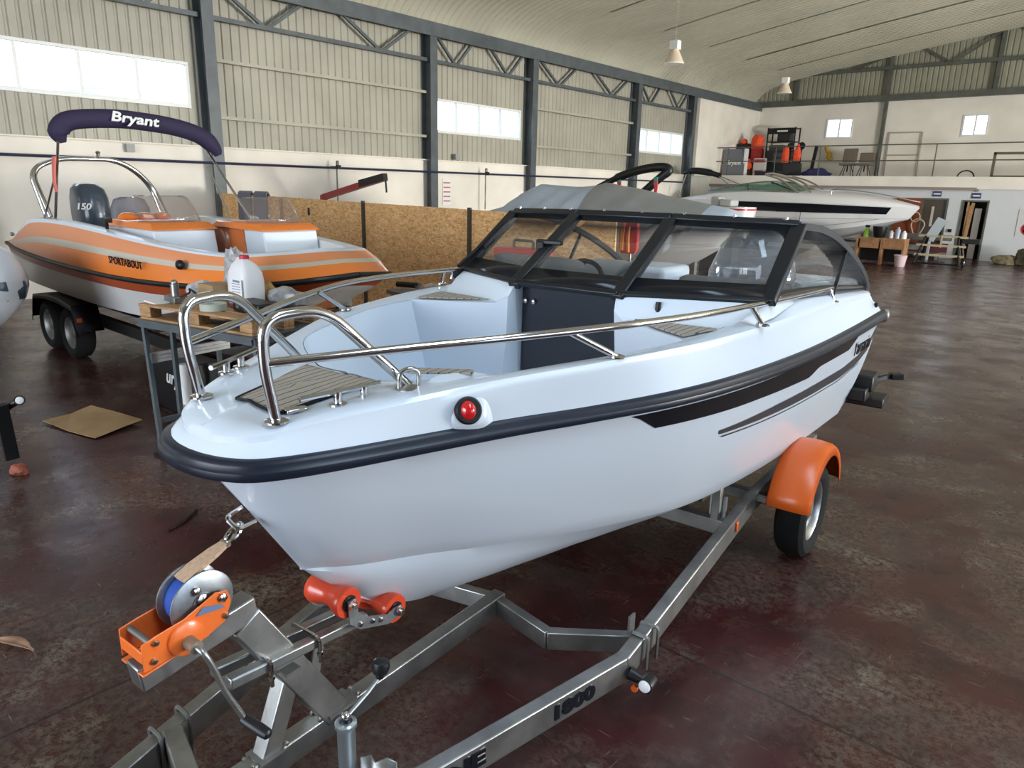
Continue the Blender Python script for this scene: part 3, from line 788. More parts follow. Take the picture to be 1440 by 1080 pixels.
g = G(); g.tube([V((-.48+.17*math.cos(a), 3.95+.08*math.sin(a), 1.66+.15*math.sin(a))) for a in [2*math.pi*k/24 for k in range(24)]], .016, 8, closed=True); sw = g.build('steering_wheel', M_black, bt)
g = G()
for a in (0, 2.1, 4.2): g.tube([V((-.48, 3.95, 1.66)), V((-.48+.16*math.cos(a), 3.95+.08*math.sin(a), 1.66+.14*math.sin(a)))], .010, 6)
g.build('spoke', M_galvd, sw)
g = G(); g.box((0, 5.22, 1.42), (1.72, .55, .40)); g.box((-.62, 5.22, 1.64), (.50, .50, .12)); g.box((.62, 5.22, 1.64), (.50, .50, .12)); g.build('after_deck', M_gel, bt, bevel=.04)
g = G(); g.box((0, 4.86, 1.30), (1.5, .14, .42)); g.build('rear_bench_back', m_seat, bt, bevel=.05)
g = G(); g.prism([(-.945, 5.5, 1.60), (-1.02, 5.55, 1.44), (1.02, 5.55, 1.44), (.945, 5.5, 1.60)], (0, -.05, 0)); g.build('transom_rim', M_gel, bt, bevel=.02)
# --- stainless rails
HO = lambda s: [(s*.20, 1.20, 1.56), (s*.205, 1.165, 1.76), (s*.21, 1.17, 1.885), (s*.235, 1.36, 1.895), (s*.29, 1.655, 1.605)]
for s in (1, -1):
    g = G(); g.tube(fillet(HO(s), .085, 8), .0165, 14); hp = g.build('bow_hoop', M_chr, bt)
    g = G(); g.lathe((s*.20, 1.20, 1.572), (0, 0, 1), [(0, .036), (.006, .036), (.009, .022)], 18); g.build('base_flange', M_chr, hp); g = G(); g.lathe((s*.29, 1.655, 1.606), (0, 0, 1), [(0, .036), (.006, .036), (.009, .022)], 18); g.build('base_flange', M_chr, hp)
    pth = catmull([(s*.205, 1.17, 1.755), (s*.38, 1.50, 1.768), (s*.60, 1.90, 1.782), (s*.775, 2.30, 1.79), (s*.875, 2.75, 1.785), (s*.915, 3.3, 1.772), (s*.925, 3.9, 1.752), (s*.925, 4.43, 1.735)], 6)
    e = pth[-1]; pth = pth[:-1]+fillet([pth[-1], e+V((0, .03, -.002)), e+V((0, .04, -.075))], .03, 5)
    g = G(); g.tube(pth, .0135, 12); rr = g.build('side_rail', M_chr, bt)
    for a, b in (((.735, 2.26, 1.672), (.66, 2.05, 1.783)), ((.955, 3.18, 1.692), (.905, 3.15, 1.774)), ((.95, 4.44, 1.66), (.925, 4.42, 1.73))):
        g = G(); g.tube([(s*b[0], b[1], b[2]), (s*a[0], a[1], a[2])], .0115, 10); so = g.build('stanchion', M_chr, rr)
        g = G(); g.lathe((s*a[0], a[1], a[2]-.002), (s*.1, 0, 1), [(0, .03), (.006, .03), (.009, .018)], 16); g.build('base_flange', M_chr, so)
# pull up cleats
def cleat(a, b, z, posts):
    g = G(); g.tube([V((*a, z)), V((*a, z)).lerp(V((*b, z+.008)), .5), V((*b, z+.008))], .009, 8); o = g.build('mooring_cleat', M_chr, bt)
    for p in posts:
        q_ = V((*p, z)); d = q_-V((*a, z)); ab = V((*b, 0))-V((*a, 0)); k = max(0, min(1, V((d.x, d.y, 0)).dot(ab)/ab.length_squared)); top = V((*a, z)).lerp(V((*b, z+.008)), k)
        g = G(); g.tube([top, V((top.x, top.y, z-.036))], .013, 12); g.lathe((top.x, top.y, z-.040), (0, 0, 1), [(0, .028), (.006, .028), (.008, .015)], 16); g.build('cleat_post', M_chr, o)
cleat((.225, 1.265), (.285, 1.53), 1.632, ((.255, 1.385), (.27, 1.475)))
cleat((-.27, 1.28), (-.41, 1.58), 1.642, ((-.305, 1.36), (-.345, 1.44)))
# U shaped mooring eye
g = G(); g.tube(fillet([(.315, 1.585, 1.60), (.315, 1.585, 1.675), (.345, 1.645, 1.68), (.345, 1.645, 1.60)], .035, 8), .008, 10); ue = g.build('mooring_eye', M_chr, bt)
g = G(); g.lathe((.33, 1.615, 1.612), (0, 0, 1), [(0, .045), (.004, .045), (.006, .03)], 18); g.build('eye_plate', M_galv, ue)
# navigation light in a moulded pod on the port flank
g = G(); c = V((.508, 1.70, 1.553))
n_ = V((.82, -.50, .28)).normalized(); sd = n_.cross(V((0, 0, 1))).normalized(); up = sd.cross(n_)
rows = []
for d, k in ((-.10, 2.3), (-.045, 1.5), (-.008, 1.0), (.002, .8)):
    rows.append([c+n_*d+sd*(.055*k*math.copysign(abs(math.cos(a))**.6, math.cos(a))*(1.3 if math.cos(a) < 0 else 1))+up*(.055*k*math.copysign(abs(math.sin(a))**.7, math.sin(a))) for a in [2*math.pi*j/24 for j in range(24)]])
g.loft(rows, closed=True, caps=True); pod = g.build('light_pod', M_gel, bt, ang=50)
g = G(); g.lathe(c+n_*.002, n_, [(-.01, .046), (.010, .046), (.018, .040), (.018, .02)], 28); g.build('black_bezel', M_black, pod)
g = G(); g.ell(c+n_*.012+sd*.004, (.030, .026, .033), 16); g.build('red_lens', mat('red_lens', (.55, .01, .012), .12, coat=.5), pod)
# bow eye on the stem
g = G(); g.tube(fillet([(-.02, 1.20, 1.235), (-.02, 1.14, 1.22), (.02, 1.155, 1.185), (.02, 1.22, 1.19)], .02, 6), .008, 8); g.build('bow_eye', M_chr, bt)
# drain fitting at the stem, small side vents at the stern
g = G(); g.lathe((.945, 5.05, 1.60), (1, 0, .2), [(0, .028), (.006, .026), (.008, .01)], 14); g.build('fuel_filler_cap', M_chr, bt)
g = G(); g.box((1.0, 5.45, 1.53), (.02, .03, .03)); g.build('side_vent', M_black, bt)
# --- stripes on the port and starboard topsides
def hullpoint(u, w, off=.003):
    lo, hi = 0, NR-1
    best = None
    for i in range(NR-1):
        for t in range(0, 41):
            tt = t/40; a = topside(i, tt)
            d = (a.y-u)**2+(a.z-w)**2
            if best is None or d < best[0]: best = (d, i, tt)
    _, i, tt = best
    f = float(i)
    def P(f, t):
        i0 = max(0, min(NR-2, int(f))); k = f-i0; return topside(i0, t).lerp(topside(i0+1, t), k)
    for _ in range(12):
        p = P(f, tt); e1 = u-p.y; e2 = w-p.z
        a = P(f+.05, tt); b = P(f, tt+.01)
        j11, j21 = (a.y-p.y)/.05, (a.z-p.z)/.05; j12, j22 = (b.y-p.y)/.01, (b.z-p.z)/.01
        det = j11*j22-j12*j21
        if abs(det) < 1e-12: break
        f += (e1*j22-e2*j12)/det; tt += (j11*e2-j21*e1)/det
        f = max(0, min(NR-1.001, f)); tt = max(0, min(1, tt))
    p = P(f, tt); a = P(min(NR-1.001, f+.1), tt)-P(f-.1, tt); b = P(f, min(1, tt+.02))-P(f, tt-.02 if tt > .02 else 0)
    n = a.cross(b); n = n.normalized() if n.length > 1e-9 else V((1, 0, 0))
    if n.x < 0: n = -n
    return p+n*off
def decal(top, bot, n, name, m):
    us = [top[0][0]+(top[-1][0]-top[0][0])*k/n for k in range(n+1)]
    bs = [bot[0][0]+(bot[-1][0]-bot[0][0])*k/n for k in range(n+1)]
    lin = lambda tb, x: next((y0+(y1-y0)*(x-x0)/(x1-x0+1e-9) for (x0, y0), (x1, y1) in zip(tb, tb[1:]) if x0 <= x <= x1+1e-6), tb[-1][1])
    rows = []
    for a, b in zip(us, bs):
        wt, wb_ = lin(top, a), lin(bot, b)
        rows.append([hullpoint(a+(b-a)*k/3, wt+(wb_-wt)*k/3) for k in range(4)])
    for s in (1, -1):
        g = G(); g.loft([[V((s*p.x, p.y, p.z)) for p in r] for r in rows]); g.build(name, m, bt)
decal([(2.36, 1.436), (3.0, 1.425), (4.0, 1.41), (4.95, 1.40)], [(2.52, 1.345), (3.3, 1.325), (4.0, 1.298), (4.12, 1.335), (4.78, 1.325), (4.95, 1.398)], 40, 'black_side_stripe', M_blk)
decal([(3.0, 1.228), (3.6, 1.228), (4.2, 1.215), (4.8, 1.20), (5.2, 1.225), (5.4, 1.30), (5.5, 1.39)], [(3.02, 1.205), (3.6, 1.175), (4.2, 1.15), (4.8, 1.13), (5.2, 1.15), (5.44, 1.22), (5.5, 1.33)], 30, 'dark_lower_stripe', mat('dark_grey_vinyl', (.05, .05, .058), .3))
decal([(3.05, 1.19), (3.6, 1.158), (4.2, 1.133), (4.8, 1.112), (5.3, 1.15)], [(3.05, 1.182), (3.6, 1.152), (4.2, 1.127), (4.8, 1.106), (5.3, 1.144)], 20, 'thin_lower_line', mat('dark_grey_vinyl', (.05, .05, .058), .3))
p0 = hullpoint(4.95, 1.30, .006); p1 = hullpoint(5.35, 1.295, .006)
text('maker_lettering', 'Yamarin', .14, ((p0+p1)/2, p1-p0, (0, 0, 1)), M_blk, bt, shear=.25)
# bracket and swim ladder hanging behind the transom
g = G(); g.box((.945, 5.72, .93), (.17, .22, .12)); g.box((.90, 5.60, .86), (.22, .16, .10)); lb = g.build('stern_bracket', M_black, bt, bevel=.015)
g = G(); g.box((.95, 5.76, .79), (.32, .22, .07)); g.build('bracket_plate', M_black, lb, bevel=.01)
g = G(); g.beam((1.0, 5.76, .93), (1.10, 5.90, .955), .025, .04); g.box((1.13, 5.92, .955), (.09, .07, .045), (0, 0, .6)); g.build('bracket_arm', M_black, lb, bevel=.006)
g = G(); g.beam((.80, 5.50, .82), (.88, 5.66, .86), .08, .10); g.build('bracket_foot', M_black, lb)
# ================================================================== its galvanised trailer
tl = thing('boat_trailer', BO, 'galvanised steel boat trailer with orange mudguards carrying the large white bowrider', 'trailer', rz=RZ)
def bar(name, p0, p1, w=.06, h=.12, m=M_galv, parent=None, up=(0, 0, 1), bev=.006):
    g = G(); g.beam(p0, p1, w, h, up); return g.build(name, m, parent or tl, bevel=bev)
# coordinates of beam tops; the beam centre line sits half a height lower
zt = lambda p, h=.12: V((p[0], p[1], p[2]-h/2))
side = {}
for s in (1, -1):
    b1 = bar('drawbar', zt((s*.10, -.10, .26)), zt((s*.755, 2.48, .325)))
    b2 = bar('side_beam', zt((s*.752, 2.45, .325)), zt((s*.69, 4.20, .48)))
    bar('side_beam', zt((s*.69, 4.19, .48)), zt((s*.69, 5.55, .50)))
    side[s] = b1
cb = bar('centre_beam', zt((0, -.15, .285), .1), zt((.0, 2.56, .30), .1), .07, .10)
g = G(); g.beam((0, 2.52, .25), (.38, 2.44, .25), .05, .09); g.beam((.37, 2.44, .25), (.73, 2.66, .265), .05, .09); g.beam((0, 2.52, .25), (-.38, 2.44, .25), .05, .09); g.beam((-.37, 2.44, .25), (-.73, 2.66, .265), .05, .09)
g.build('front_cross_beam', M_galv, tl, bevel=.005)
bar('rear_cross_beam', (-.70, 3.85, .36), (.70, 3.85, .36), .06, .09, M_galvd)
bar('rear_cross_beam', (-.70, 5.45, .43), (.70, 5.45, .43), .06, .09, M_galvd)
bar('tongue_cross_beam', (-.375, 1.06, .262), (-.02, .95, .255), .07, .07, M_galv)
bar('tongue_cross_beam', (.375, 1.06, .262), (.02, .95, .255), .07, .07, M_galv)
for s in (1, -1):
    for yy in (1.00, 1.12):
        xx = s*(.10+.254*(yy+.1)); g = G()
        g.tube(fillet([(xx-.042, yy, .13), (xx-.042, yy, .312), (xx+.042, yy, .312), (xx+.042, yy, .13)], .025, 4), .008, 6); g.build('u_bolt', M_galvd, tl)
    g = G(); g.box((s*.352, 1.06, .215), (.012, .10, .16), (0, 0, s*-.25)); g.build('clamp_plate', M_galvd, tl)
for s in (1, -1):
    for yy in (2.60, 2.70):
        g = G(); g.tube(fillet([(s*.755-.042, yy, .19), (s*.755-.042, yy, .348), (s*.755+.042, yy, .348), (s*.755+.042, yy, .19)], .012, 3), .009, 6); g.build('saddle_clamp', M_galvd, tl)
    g = G(); g.box((s*.71, 2.60, .385), (.01, .05, .09)); g.build('clamp_tab', M_galv, tl)
bar('axle_tube', (-.78, 4.55, .31), (.78, 4.55, .31), .07, .07, M_galvd)
# hull supports: keel rollers under the stern and side bunks
for yy in (3.85, 5.45):
    g = G(); g.lathe((-.07, yy, .39), (1, 0, 0), [(0, .045), (.05, .032), (.09, .032), (.14, .045)], 16); g.build('keel_roller', M_red, tl)
for s in (1, -1):
    bar('bunk_bracket', (s*.60, 3.85, .38), (s*.60, 3.85, .60), .05, .05, M_galvd)
    g = G(); g.box((s*.60, 3.88, .42), (.10, .012, .24)); g.build('bracket_plate', M_galv, tl)
    bar('bunk_rail', (s*.56, 3.6, .615), (s*.56, 5.4, .60), .09, .05, mat('bunk_carpet', (.03, .03, .03), .9))
# wheels and mudguards
def wheel(parent, c, axis, r=.31, w=.18, hub=M_galv, spokes=True, tyre_name='tyre'):
    c = V(c); a = V(axis).normalized()
    g = G(); hw = w/2
    g.lathe(c, a, [(-hw*.8, r*.62), (-hw, r*.72), (-hw, r*.88), (-hw*.75, r*.97), (-hw*.3, r), (hw*.3, r), (hw*.75, r*.97), (hw, r*.88), (hw, r*.72), (hw*.8, r*.62), (-hw*.8, r*.62)], 40, caps=False)
    t = g.build(tyre_name, M_tyre, parent)
    g = G(); g.lathe(c, a, [(-hw*.7, r*.6), (-hw*.8, r*.63), (hw*.8, r*.63), (hw*.72, r*.58), (hw*.35, r*.52), (hw*.30, r*.30), (hw*.5, r*.22), (hw*.62, r*.16), (hw*.66, r*.02)], 28)
    rm = g.build('wheel_rim', hub, t)
    return t
for s in (1, -1):
    wheel(tl, (s*.91, 4.55, .31), (s, 0, 0))
    g = G(); rows = []
    for k in range(15):
        a = R(15+k*10.9); r_ = .405
        cy, cz = 4.55-math.cos(a)*r_, .33+math.sin(a)*r_
        dn = V((0, -math.cos(a), math.sin(a)))
        cxy = [(.79, -.0), (.80, .012), (.86, .024), (.93, .026), (1.0, .018), (1.03, .0), (1.035, -.05)]
        rows.append([V((s*x, cy, cz))+dn*d for x, d in cxy])
    g.loft(rows); g.build('mudguard', M_orange, tl, solid=.006, ang=50)
    g = G(); g.beam((s*.70, 4.22, .44), (s*.98, 4.22, .44), .04, .03); g.build('mudguard_stay', M_galvd, tl)
    g = G(); g.box((s*.735, 3.83, .40), (.02, .035, .06)); g.build('amber_reflector', M_orange, tl, bevel=.006)
    # side marker lamp on a rubber arm at the bend
    g = G(); g.tube([(s*.785, 2.46, .25), (s*.84, 2.47, .235), (s*.87, 2.48, .235)], [.03, .022, .02], 10); ml = g.build('marker_lamp', M_black, tl)
    g = G(); g.lathe((s*.87, 2.45, .235), (0, -1, 0), [(-.05, .028), (0, .034), (.012, .033)], 18); g.build('lamp_housing', M_black, ml)
    g = G(); g.lathe((s*.87, 2.437, .235), (0, -1, 0), [(0, .027), (.008, .025), (.012, .012)], 18); g.build('white_lens', mat('white_lens', (.8, .8, .8), .2), ml)
    g = G(); g.cyl((s*.82, 2.455, .195), (s*.82, 2.44, .195), .015, 10); g.build('orange_lens', M_orange, ml)
    g = G(); g.cyl((s*.69, 5.3, .50), (s*.72, 5.3, .66), .012, 8); g.ell((s*.72, 5.3, .67), (.02, .02, .03), 10, mi=1); g.build('marker_stalk', [M_black, M_red], tl)
# lettering on the port drawbar
d = (V((.755, 2.48, .325))-V((.10, -.10, .26))); dn = d.normalized(); sd = dn.cross(V((0, 0, 1))).normalized()
if sd.x < 0: sd = -sd
def on_bar(t, dz=-.06): return V((.10, -.10, .26))+d*t+sd*.032+V((0, 0, dz))
text('model_lettering', '1800', .085, (on_bar(.872, -.062), d, (0, 0, 1)), M_blk, tl, bold=.005, sx=1.4)
text('maker_lettering', 'MARINE', .085, (on_bar(.705, -.060), d, (0, 0, 1)), M_blk, tl, bold=.005, sx=1.5, align='RIGHT')
# winch post: raked post, prop and level winch arm
bar('winch_post', (0, 1.50, .28), (0, 1.15, .86), .08, .11, M_galv, up=(0, 1, 0))
bar('post_prop', (0, 1.20, .28), (0, 1.33, .60), .07, .07, M_galv, up=(0, 1, 0))
bar('winch_arm', (0, .80, .842), (0, 1.19, .895), .075, .085, M_galv)
for y, dx, dy in ((1.52, .10, .14), (1.20, .09, .10)):
    g = G(); g.box((0, y, .292), (dx, dy, .012)); g.build('foot_plate', M_galvd, tl)
for x in (-.025, .025):
    for y in (1.61, 1.42, 1.27, 1.13):
        g = G(); g.lathe((x, y, .286), (0, 0, 1), [(0, .010), (.012, .010), (.018, .006)], 6); g.build('hex_bolt', M_chr, tl)
# twin arms that carry the bow rollers
A0, A1 = V((0, 1.06, .685)), V((0, 1.64, .635))
for s in (1, -1): bar('roller_arm', A0+V((s*.045, 0, 0)), A1+V((s*.045, 0, 0)), .04, .04, M_galv)
for yy in (1.20, 1.40):
    zz = A0.z+(A1.z-A0.z)*(yy-1.06)/.58
    g = G(); g.tube(fillet([(-.075, yy, zz-.07), (-.075, yy, zz+.028), (.075, yy, zz+.028), (.075, yy, zz-.07)], .02, 4), .007, 6)
    for x in (-.075, .075): g.lathe((x, yy, zz-.03), (0, 0, -1), [(0, .011), (.012, .011)], 6)
    g.build('u_bolt', M_chr, tl)
g = G(); g.box((0, 1.28, .615), (.17, .06, .012)); g.build('clamp_plate', M_galvd, tl)
bar('arm_prop', (0, 1.40, .44), (0, 1.44, .63), .05, .05, M_galvd, up=(0, 1, 0))
# bow roller bogie
for s in (1, -1):
    g = G(); pl = [(1.508, .788), (1.545, .788), (1.554, .725), (1.60, .684), (1.70, .642), (1.735, .652), (1.776, .650), (1.778, .608), (1.70, .600), (1.56, .650), (1.512, .695)]
    g.prism([(s*.105, a, b) for a, b in pl], (s*.006, 0, 0)); bg = g.build('roller_bogie', mat('zinc_sheet', (.34, .36, .38), .34, .85, var=.2, vs=20), tl)
    for yy, zz in ((1.56, .672), (1.62, .655), (1.66, .640)): g = G(); g.lathe((s*.111, yy, zz), (s, 0, 0), [(0, .010), (.006, .010), (.009, .006)], 6); g.build('bogie_bolt', M_chr, bg)
def roller(y, z):
    g = G(); g.lathe((-.095, y, z), (1, 0, 0), [(0, .03), (0, .056), (.012, .06), (.04, .055), (.075, .042), (.115, .042), (.15, .055), (.178, .06), (.19, .056), (.19, .03)], 28)
    r = g.build('bow_roller', M_red, tl)
    g = G(); g.cyl((.085, y, z), (.10, y, z), .032, 16); g.build('roller_bush', M_black, r)
    g = G(); g.cyl((-.13, y, z), (.135, y, z), .010, 10); g.lathe((.112, y, z), (1, 0, 0), [(0, .020), (.014, .018)], 6); g.build('axle_bolt', M_chr, r)
roller(1.525, .770); roller(1.755, .632)
# jockey stand with crank on the inside of the port drawbar
JX, JY = .345, 1.285
g = G(); g.lathe((JX, JY, .12), (0, 0, 1), [(0, .030), (.40, .030), (.41, .036), (.425, .036), (.43, .030), (.43, .022), (.415, .020)], 22); jk = g.build('jockey_stand', mat('zinc_plate', (.42, .47, .50), .3, .8), tl)
g = G(); g.cyl((JX, JY, .53), (JX, JY, .565), .009, 10); g.ell((JX, JY, .57), (.016, .016, .014), 12); g.build('jockey_screw', M_chr, jk)
g = G(); g.tube([(JX, JY, .562), (JX+.0, JY+.10, .60), (JX+.005, JY+.15, .635)], .007, 8); g.build('crank_handle', M_galv, jk)
g = G(); g.lathe((JX+.005, JY+.148, .63), (0, .15, 1), [(0, .014), (.015, .015), (.02, .026), (.04, .032), (.06, .028), (.068, .014)], 16); g.build('crank_knob', M_black, jk)
g = G(); rows = []
for zz in (.12, .40): rows.append([V((JX+.03, JY+.03, zz)), V((JX+.05, JY+.06, zz)), V((JX+.085, JY+.045, zz)), V((JX+.10, JY+.085, zz)), V((JX+.14, JY+.09, zz))])
g.loft(rows); g.build('jockey_clamp', M_galv, jk, solid=.006)
g = G(); g.cyl((JX, JY, .0), (JX, JY, .13), .022, 12); g.lathe((JX, JY, 0), (0, 0, 1), [(0, .06), (.012, .06), (.02, .03)], 18); g.build('jockey_foot', M_galvd, jk)
# ---- winch
wn_ = G()
ax0 = V((0, .985, .985)); RD = .098
def side_plate(x):
    pl = [(x, .80, .885), (x, .80, .975), (x, .85, .985), (x, .93, .995), (x, 1.035, 1.035), (x, 1.075, 1.025), (x, 1.085, .985), (x, 1.06, .925), (x, .99, .90)]
    return pl
for x in (-.062, .062): wn_.prism(side_plate(x), (.005 if x > 0 else -.005, 0, 0))
wn_.box((0, .90, .888), (.13, .21, .006), (R(8), 0, 0))
wn_.box((0, .803, .93), (.125, .006, .04)); wc = wn_.build('winch_frame', M_orange2, tl, bevel=.006)
g = G()
for x in (-.045, .036):
    g.lathe((x, 1.005, 1.005), (1, 0, 0), [(0, .03), (0, RD), (.003, RD+.004), (.008, RD+.004), (.010, RD), (.010, .03)], 36)
g.cyl((-.05, 1.005, 1.005), (.05, 1.005, 1.005), .035, 20); g.build('winch_drum', mat('zinc_sheet', (.34, .36, .38), .34, .85, var=.2, vs=20), tl)
g = G(); g.lathe((-.033, 1.005, 1.005), (1, 0, 0), [(0, .03), (0, .082), (.064, .082), (.064, .03)], 32); g.build('wound_strap', mat('blue_webbing', (.01, .06, .33), .7, bump=.2, bs=200), tl)
for x, y, z, r in ((.067, .83, .91, .010), (.067, .84, .965, .010), (.067, 1.06, .945, .010), (.067, 1.055, 1.01, .015), (.047, .985, 1.055, .015), (.047, 1.0, 1.02, .02)):
    g = G(); g.lathe((x, y, z), (1, 0, 0), [(0, r), (.008, r), (.011, r*.6)], 6); g.build('winch_bolt', M_chr, tl)
g = G(); g.cyl((-.065, .83, .965), (.065, .83, .965), .010, 10); g.build('frame_spacer', M_galvd, tl)
g = G(); g.lathe((.062, .93, .935), (1, 0, 0), [(0, .058), (.012, .055), (.018, .045)], 28); g.build('gear_cover', M_orange2, tl)
g = G(); g.prism([(.0695, .965, .988), (.0695, 1.06, .975), (.0695, 1.045, .992), (.0695, .99, 1.008)], (.001, 0, 0)); g.build('blue_label', mat('blue_grey_label', (.13, .19, .33), .5), tl)
g = G(); g.cyl((.07, .93, .925), (.125, .93, .925), .021, 18); g.build('crank_hub', mat('dull_brass', (.28, .23, .17), .5, .5), tl)
g = G(); g.tube(catmull([(.12, .93, .925), (.150, .935, .915), (.158, .955, .86), (.158, .985, .76), (.162, 1.03, .645), (.164, 1.04, .622)], 5), .0095, 10); cr = g.build('crank_arm', M_galv, tl)
g = G(); g.lathe((.158, 1.037, .625), (.9, .20, -.22), [(-.005, .012), (0, .017), (.02, .019), (.08, .019), (.10, .017), (.106, .010)], 18); g.build('crank_grip', M_black, cr)
# winch strap, snap hook and shackle up to the bow eye
s0, s1 = V((0, .965, 1.085)), V((0, 1.125, 1.148))
g = G(); g.ribbon([s0, s0.lerp(s1, .3)+V((0, 0, .004)), s0.lerp(s1, .7)+V((0, 0, .002)), s1], [.064, .062, .052, .032], .012, (1, 0, 0)); g.build('winch_strap', mat('worn_cream_webbing', (.62, .41, .27), .8, var=.3, vs=60, stretch=(10, 1, 1), bump=.3, bs=120), tl)
g = G(); h0, h1 = V((0, 1.12, 1.146)), V((0, 1.185, 1.195))
dv = (h1-h0).normalized(); nn = V((1, 0, 0))
loop = [h0+dv*(.075*(.5-.5*math.cos(a)))+nn*.020*math.sin(a) for a in [2*math.pi*k/20 for k in range(20)]]
g.tube(loop, .007, 8, closed=True); g.tube([h0+nn*-.02, h0+nn*.02], .008, 8)
g.beam(h0+dv*.02+nn*.016, h0+dv*.065+nn*.004, .012, .008); g.build('snap_hook', M_chr, tl)
# ================================================================== left side of the hall
# --- chipboard partition standing out from the left wall
PA, pd, pn = V((-15.85, 8.2, 0)), V((1, 0, 0)), V((0, -1, 0))
def on_p(px): return PA+pd*px
SE = [0, 2.62, 5.25, 7.88, 10.55]; TOP = [2.0, 1.978, 1.946, 1.916, 1.885]
labs = ['tall chipboard panel behind the orange console, end one at the steel column', 'wide chipboard partition panel with a dark slot near its top, behind the orange bow',
        'chipboard partition panel between two dark posts, right of the orange bow', 'chipboard panel at the far end of the partition, seen through the windscreen']
for i in range(4):
    a, b = SE[i]+.01, SE[i+1]-.01
    g = G(); g.prism([on_p(a)+V((0, .015, .01)), on_p(b)+V((0, .015, .01)), on_p(b)+V((0, .015, TOP[i+1])), on_p(a)+V((0, .015, TOP[i]))], (0, -.03, 0)); o = tag(g.build('partition_panel', M_osb, smooth=False), labs[i], 'panel', 'chipboard partition panels')
    if i == 1:
        g = G(); q_ = on_p(3.55)+V((0, -.02, 1.66)); g.beam(q_, q_+V((0, 0, .14)), .05, .02, (0, 1, 0)); g.build('handle_slot', M_dark, o)
for i in range(3):
    c = on_p(SE[i+1])+pn*.035; g = G(); g.beam(c, c+V((0, 0, TOP[i+1]+(.03 if i else -.01))), .06, .04, (0, 1, 0))
    tag(g.build('partition_post', mat('dark_post', (.05, .04, .03), .6) if i else M_wood, smooth=False), ['pale wooden batten between the two left chipboard panels', 'dark brown post joining the chipboard panels beside the orange bow', 'dark post at the chipboard joint behind the red toolbox'][i], 'post')

# --- orange and white deck boat on its black trailer
M_ob = mat('burnt_orange_gelcoat', (.52, .135, .035), .22, coat=.3); M_ob2 = mat('bright_orange_gelcoat', (.80, .21, .03), .22, coat=.3)
M_ob3 = mat('faded_orange_gelcoat', (.72, .26, .11), .3); M_bei = mat('beige_stripe', (.52, .47, .38), .35); M_lg = mat('pale_grey_gelcoat', (.74, .74, .73), .25, coat=.2)
M_dor = mat('dark_orange_gelcoat', (.40, .075, .025), .3)
ob_ = thing('deck_boat', (-9.0, 4.25, 0), 'orange and white open deck boat with purple rolled bimini, on black tandem trailer', 'boat')
XO = 9.0
def oc(tb, n=5): return catmull([(x+XO, -b, z) for x, b, z in tb], n)
rubO = oc([(-12.35, 1.08, 1.335), (-11.5, 1.15, 1.28), (-10.4, 1.16, 1.235), (-9.2, 1.15, 1.215), (-8.2, 1.12, 1.215), (-7.2, 1.04, 1.245), (-6.5, .90, 1.29), (-6.0, .68, 1.345), (-5.72, .42, 1.39), (-5.62, .0, 1.42)])
gunO = oc([(-12.30, 1.02, 1.37), (-11.8, 1.08, 1.50), (-11.2, 1.09, 1.70), (-10.3, 1.09, 1.745), (-9.2, 1.07, 1.71), (-8.2, 1.04, 1.65), (-7.2, .95, 1.595), (-6.6, .80, 1.575), (-6.25, .52, 1.60), (-6.15, .0, 1.62)])
loO = oc([(-12.35, 1.05, 1.22), (-11.5, 1.10, 1.15), (-10.4, 1.11, 1.11), (-9.2, 1.09, 1.085), (-8.2, 1.05, 1.085), (-7.2, .95, 1.115), (-6.5, .78, 1.16), (-6.05, .54, 1.22), (-5.85, .30, 1.27), (-5.78, .0, 1.30)])
chO = oc([(-12.2, 1.0, .86), (-11.5, 1.02, .83), (-10.4, 1.0, .79), (-9.2, .96, .765), (-8.2, .88, .77), (-7.2, .70, .82), (-6.7, .46, .90), (-6.35, .22, 1.0), (-6.2, .08, 1.08), (-6.15, .0, 1.12)])
keO = oc([(-12.2, 0, .55), (-11.5, 0, .53), (-10.4, 0, .52), (-9.2, 0, .52), (-8.2, 0, .54), (-7.4, 0, .62), (-6.9, 0, .75), (-6.5, 0, .92), (-6.3, 0, 1.02), (-6.16, 0, 1.11)])
def omirror(g):
    o = len(g.v); g.v += [V((p.x, -p.y, p.z)) for p in g.v]; nf = len(g.f)
    for i in range(nf): g.f.append(tuple(reversed([k+o for k in g.f[i]]))); g.m.append(g.m[i])
    return g
n_ = len(rubO)
g = G(); g.loft([[rubO[i], loO[i], loO[i].lerp(chO[i], .33), loO[i].lerp(chO[i], .66), chO[i], chO[i].lerp(keO[i], .25), chO[i].lerp(keO[i], .6), keO[i]] for i in range(n_)], mi=lambda r, c: (0, 1, 1, 1, 2, 2, 2)[c])
g.loft([[p, V((p.x, 0, p.z))] for p in (rubO[0], loO[0], chO[0], keO[0])], mi=0); omirror(g); g.build('hull', [M_dor, M_lg, M_ob3], ob_, weld=True, ang=30)
def bandrow(i):
    a, b = rubO[i]+V((0, 0, .02)), gunO[i]
    ts = (0, .42, .58, .92, 1.0); row = []
    for t in ts:
        p = a.lerp(b, t); p.y -= math.sin(math.pi*t)*.03 if rubO[i].y < -.05 else 0; row.append(p)
    row.append(b+V((-.02 if i > n_-8 else 0, .06 if b.y < -.1 else 0, .015))); row.append(b+V((-.10 if i > n_-8 else 0, .16 if b.y < -.2 else 0, -.0)))
    return row
g = G(); g.loft([bandrow(i) for i in range(n_)], mi=lambda r, c: (0, 1, 2, 3, 3, 3)[c]); omirror(g); g.build('topside_moulding', [M_ob2, M_bei, M_ob3, M_gel], ob_, weld=True, ang=35)
g = G(); g.tube(rubO, .028, 8); g.tube([V((p.x, -p.y, p.z)) for p in rubO], .028, 8); g.build('rub_rail', M_black, ob_)
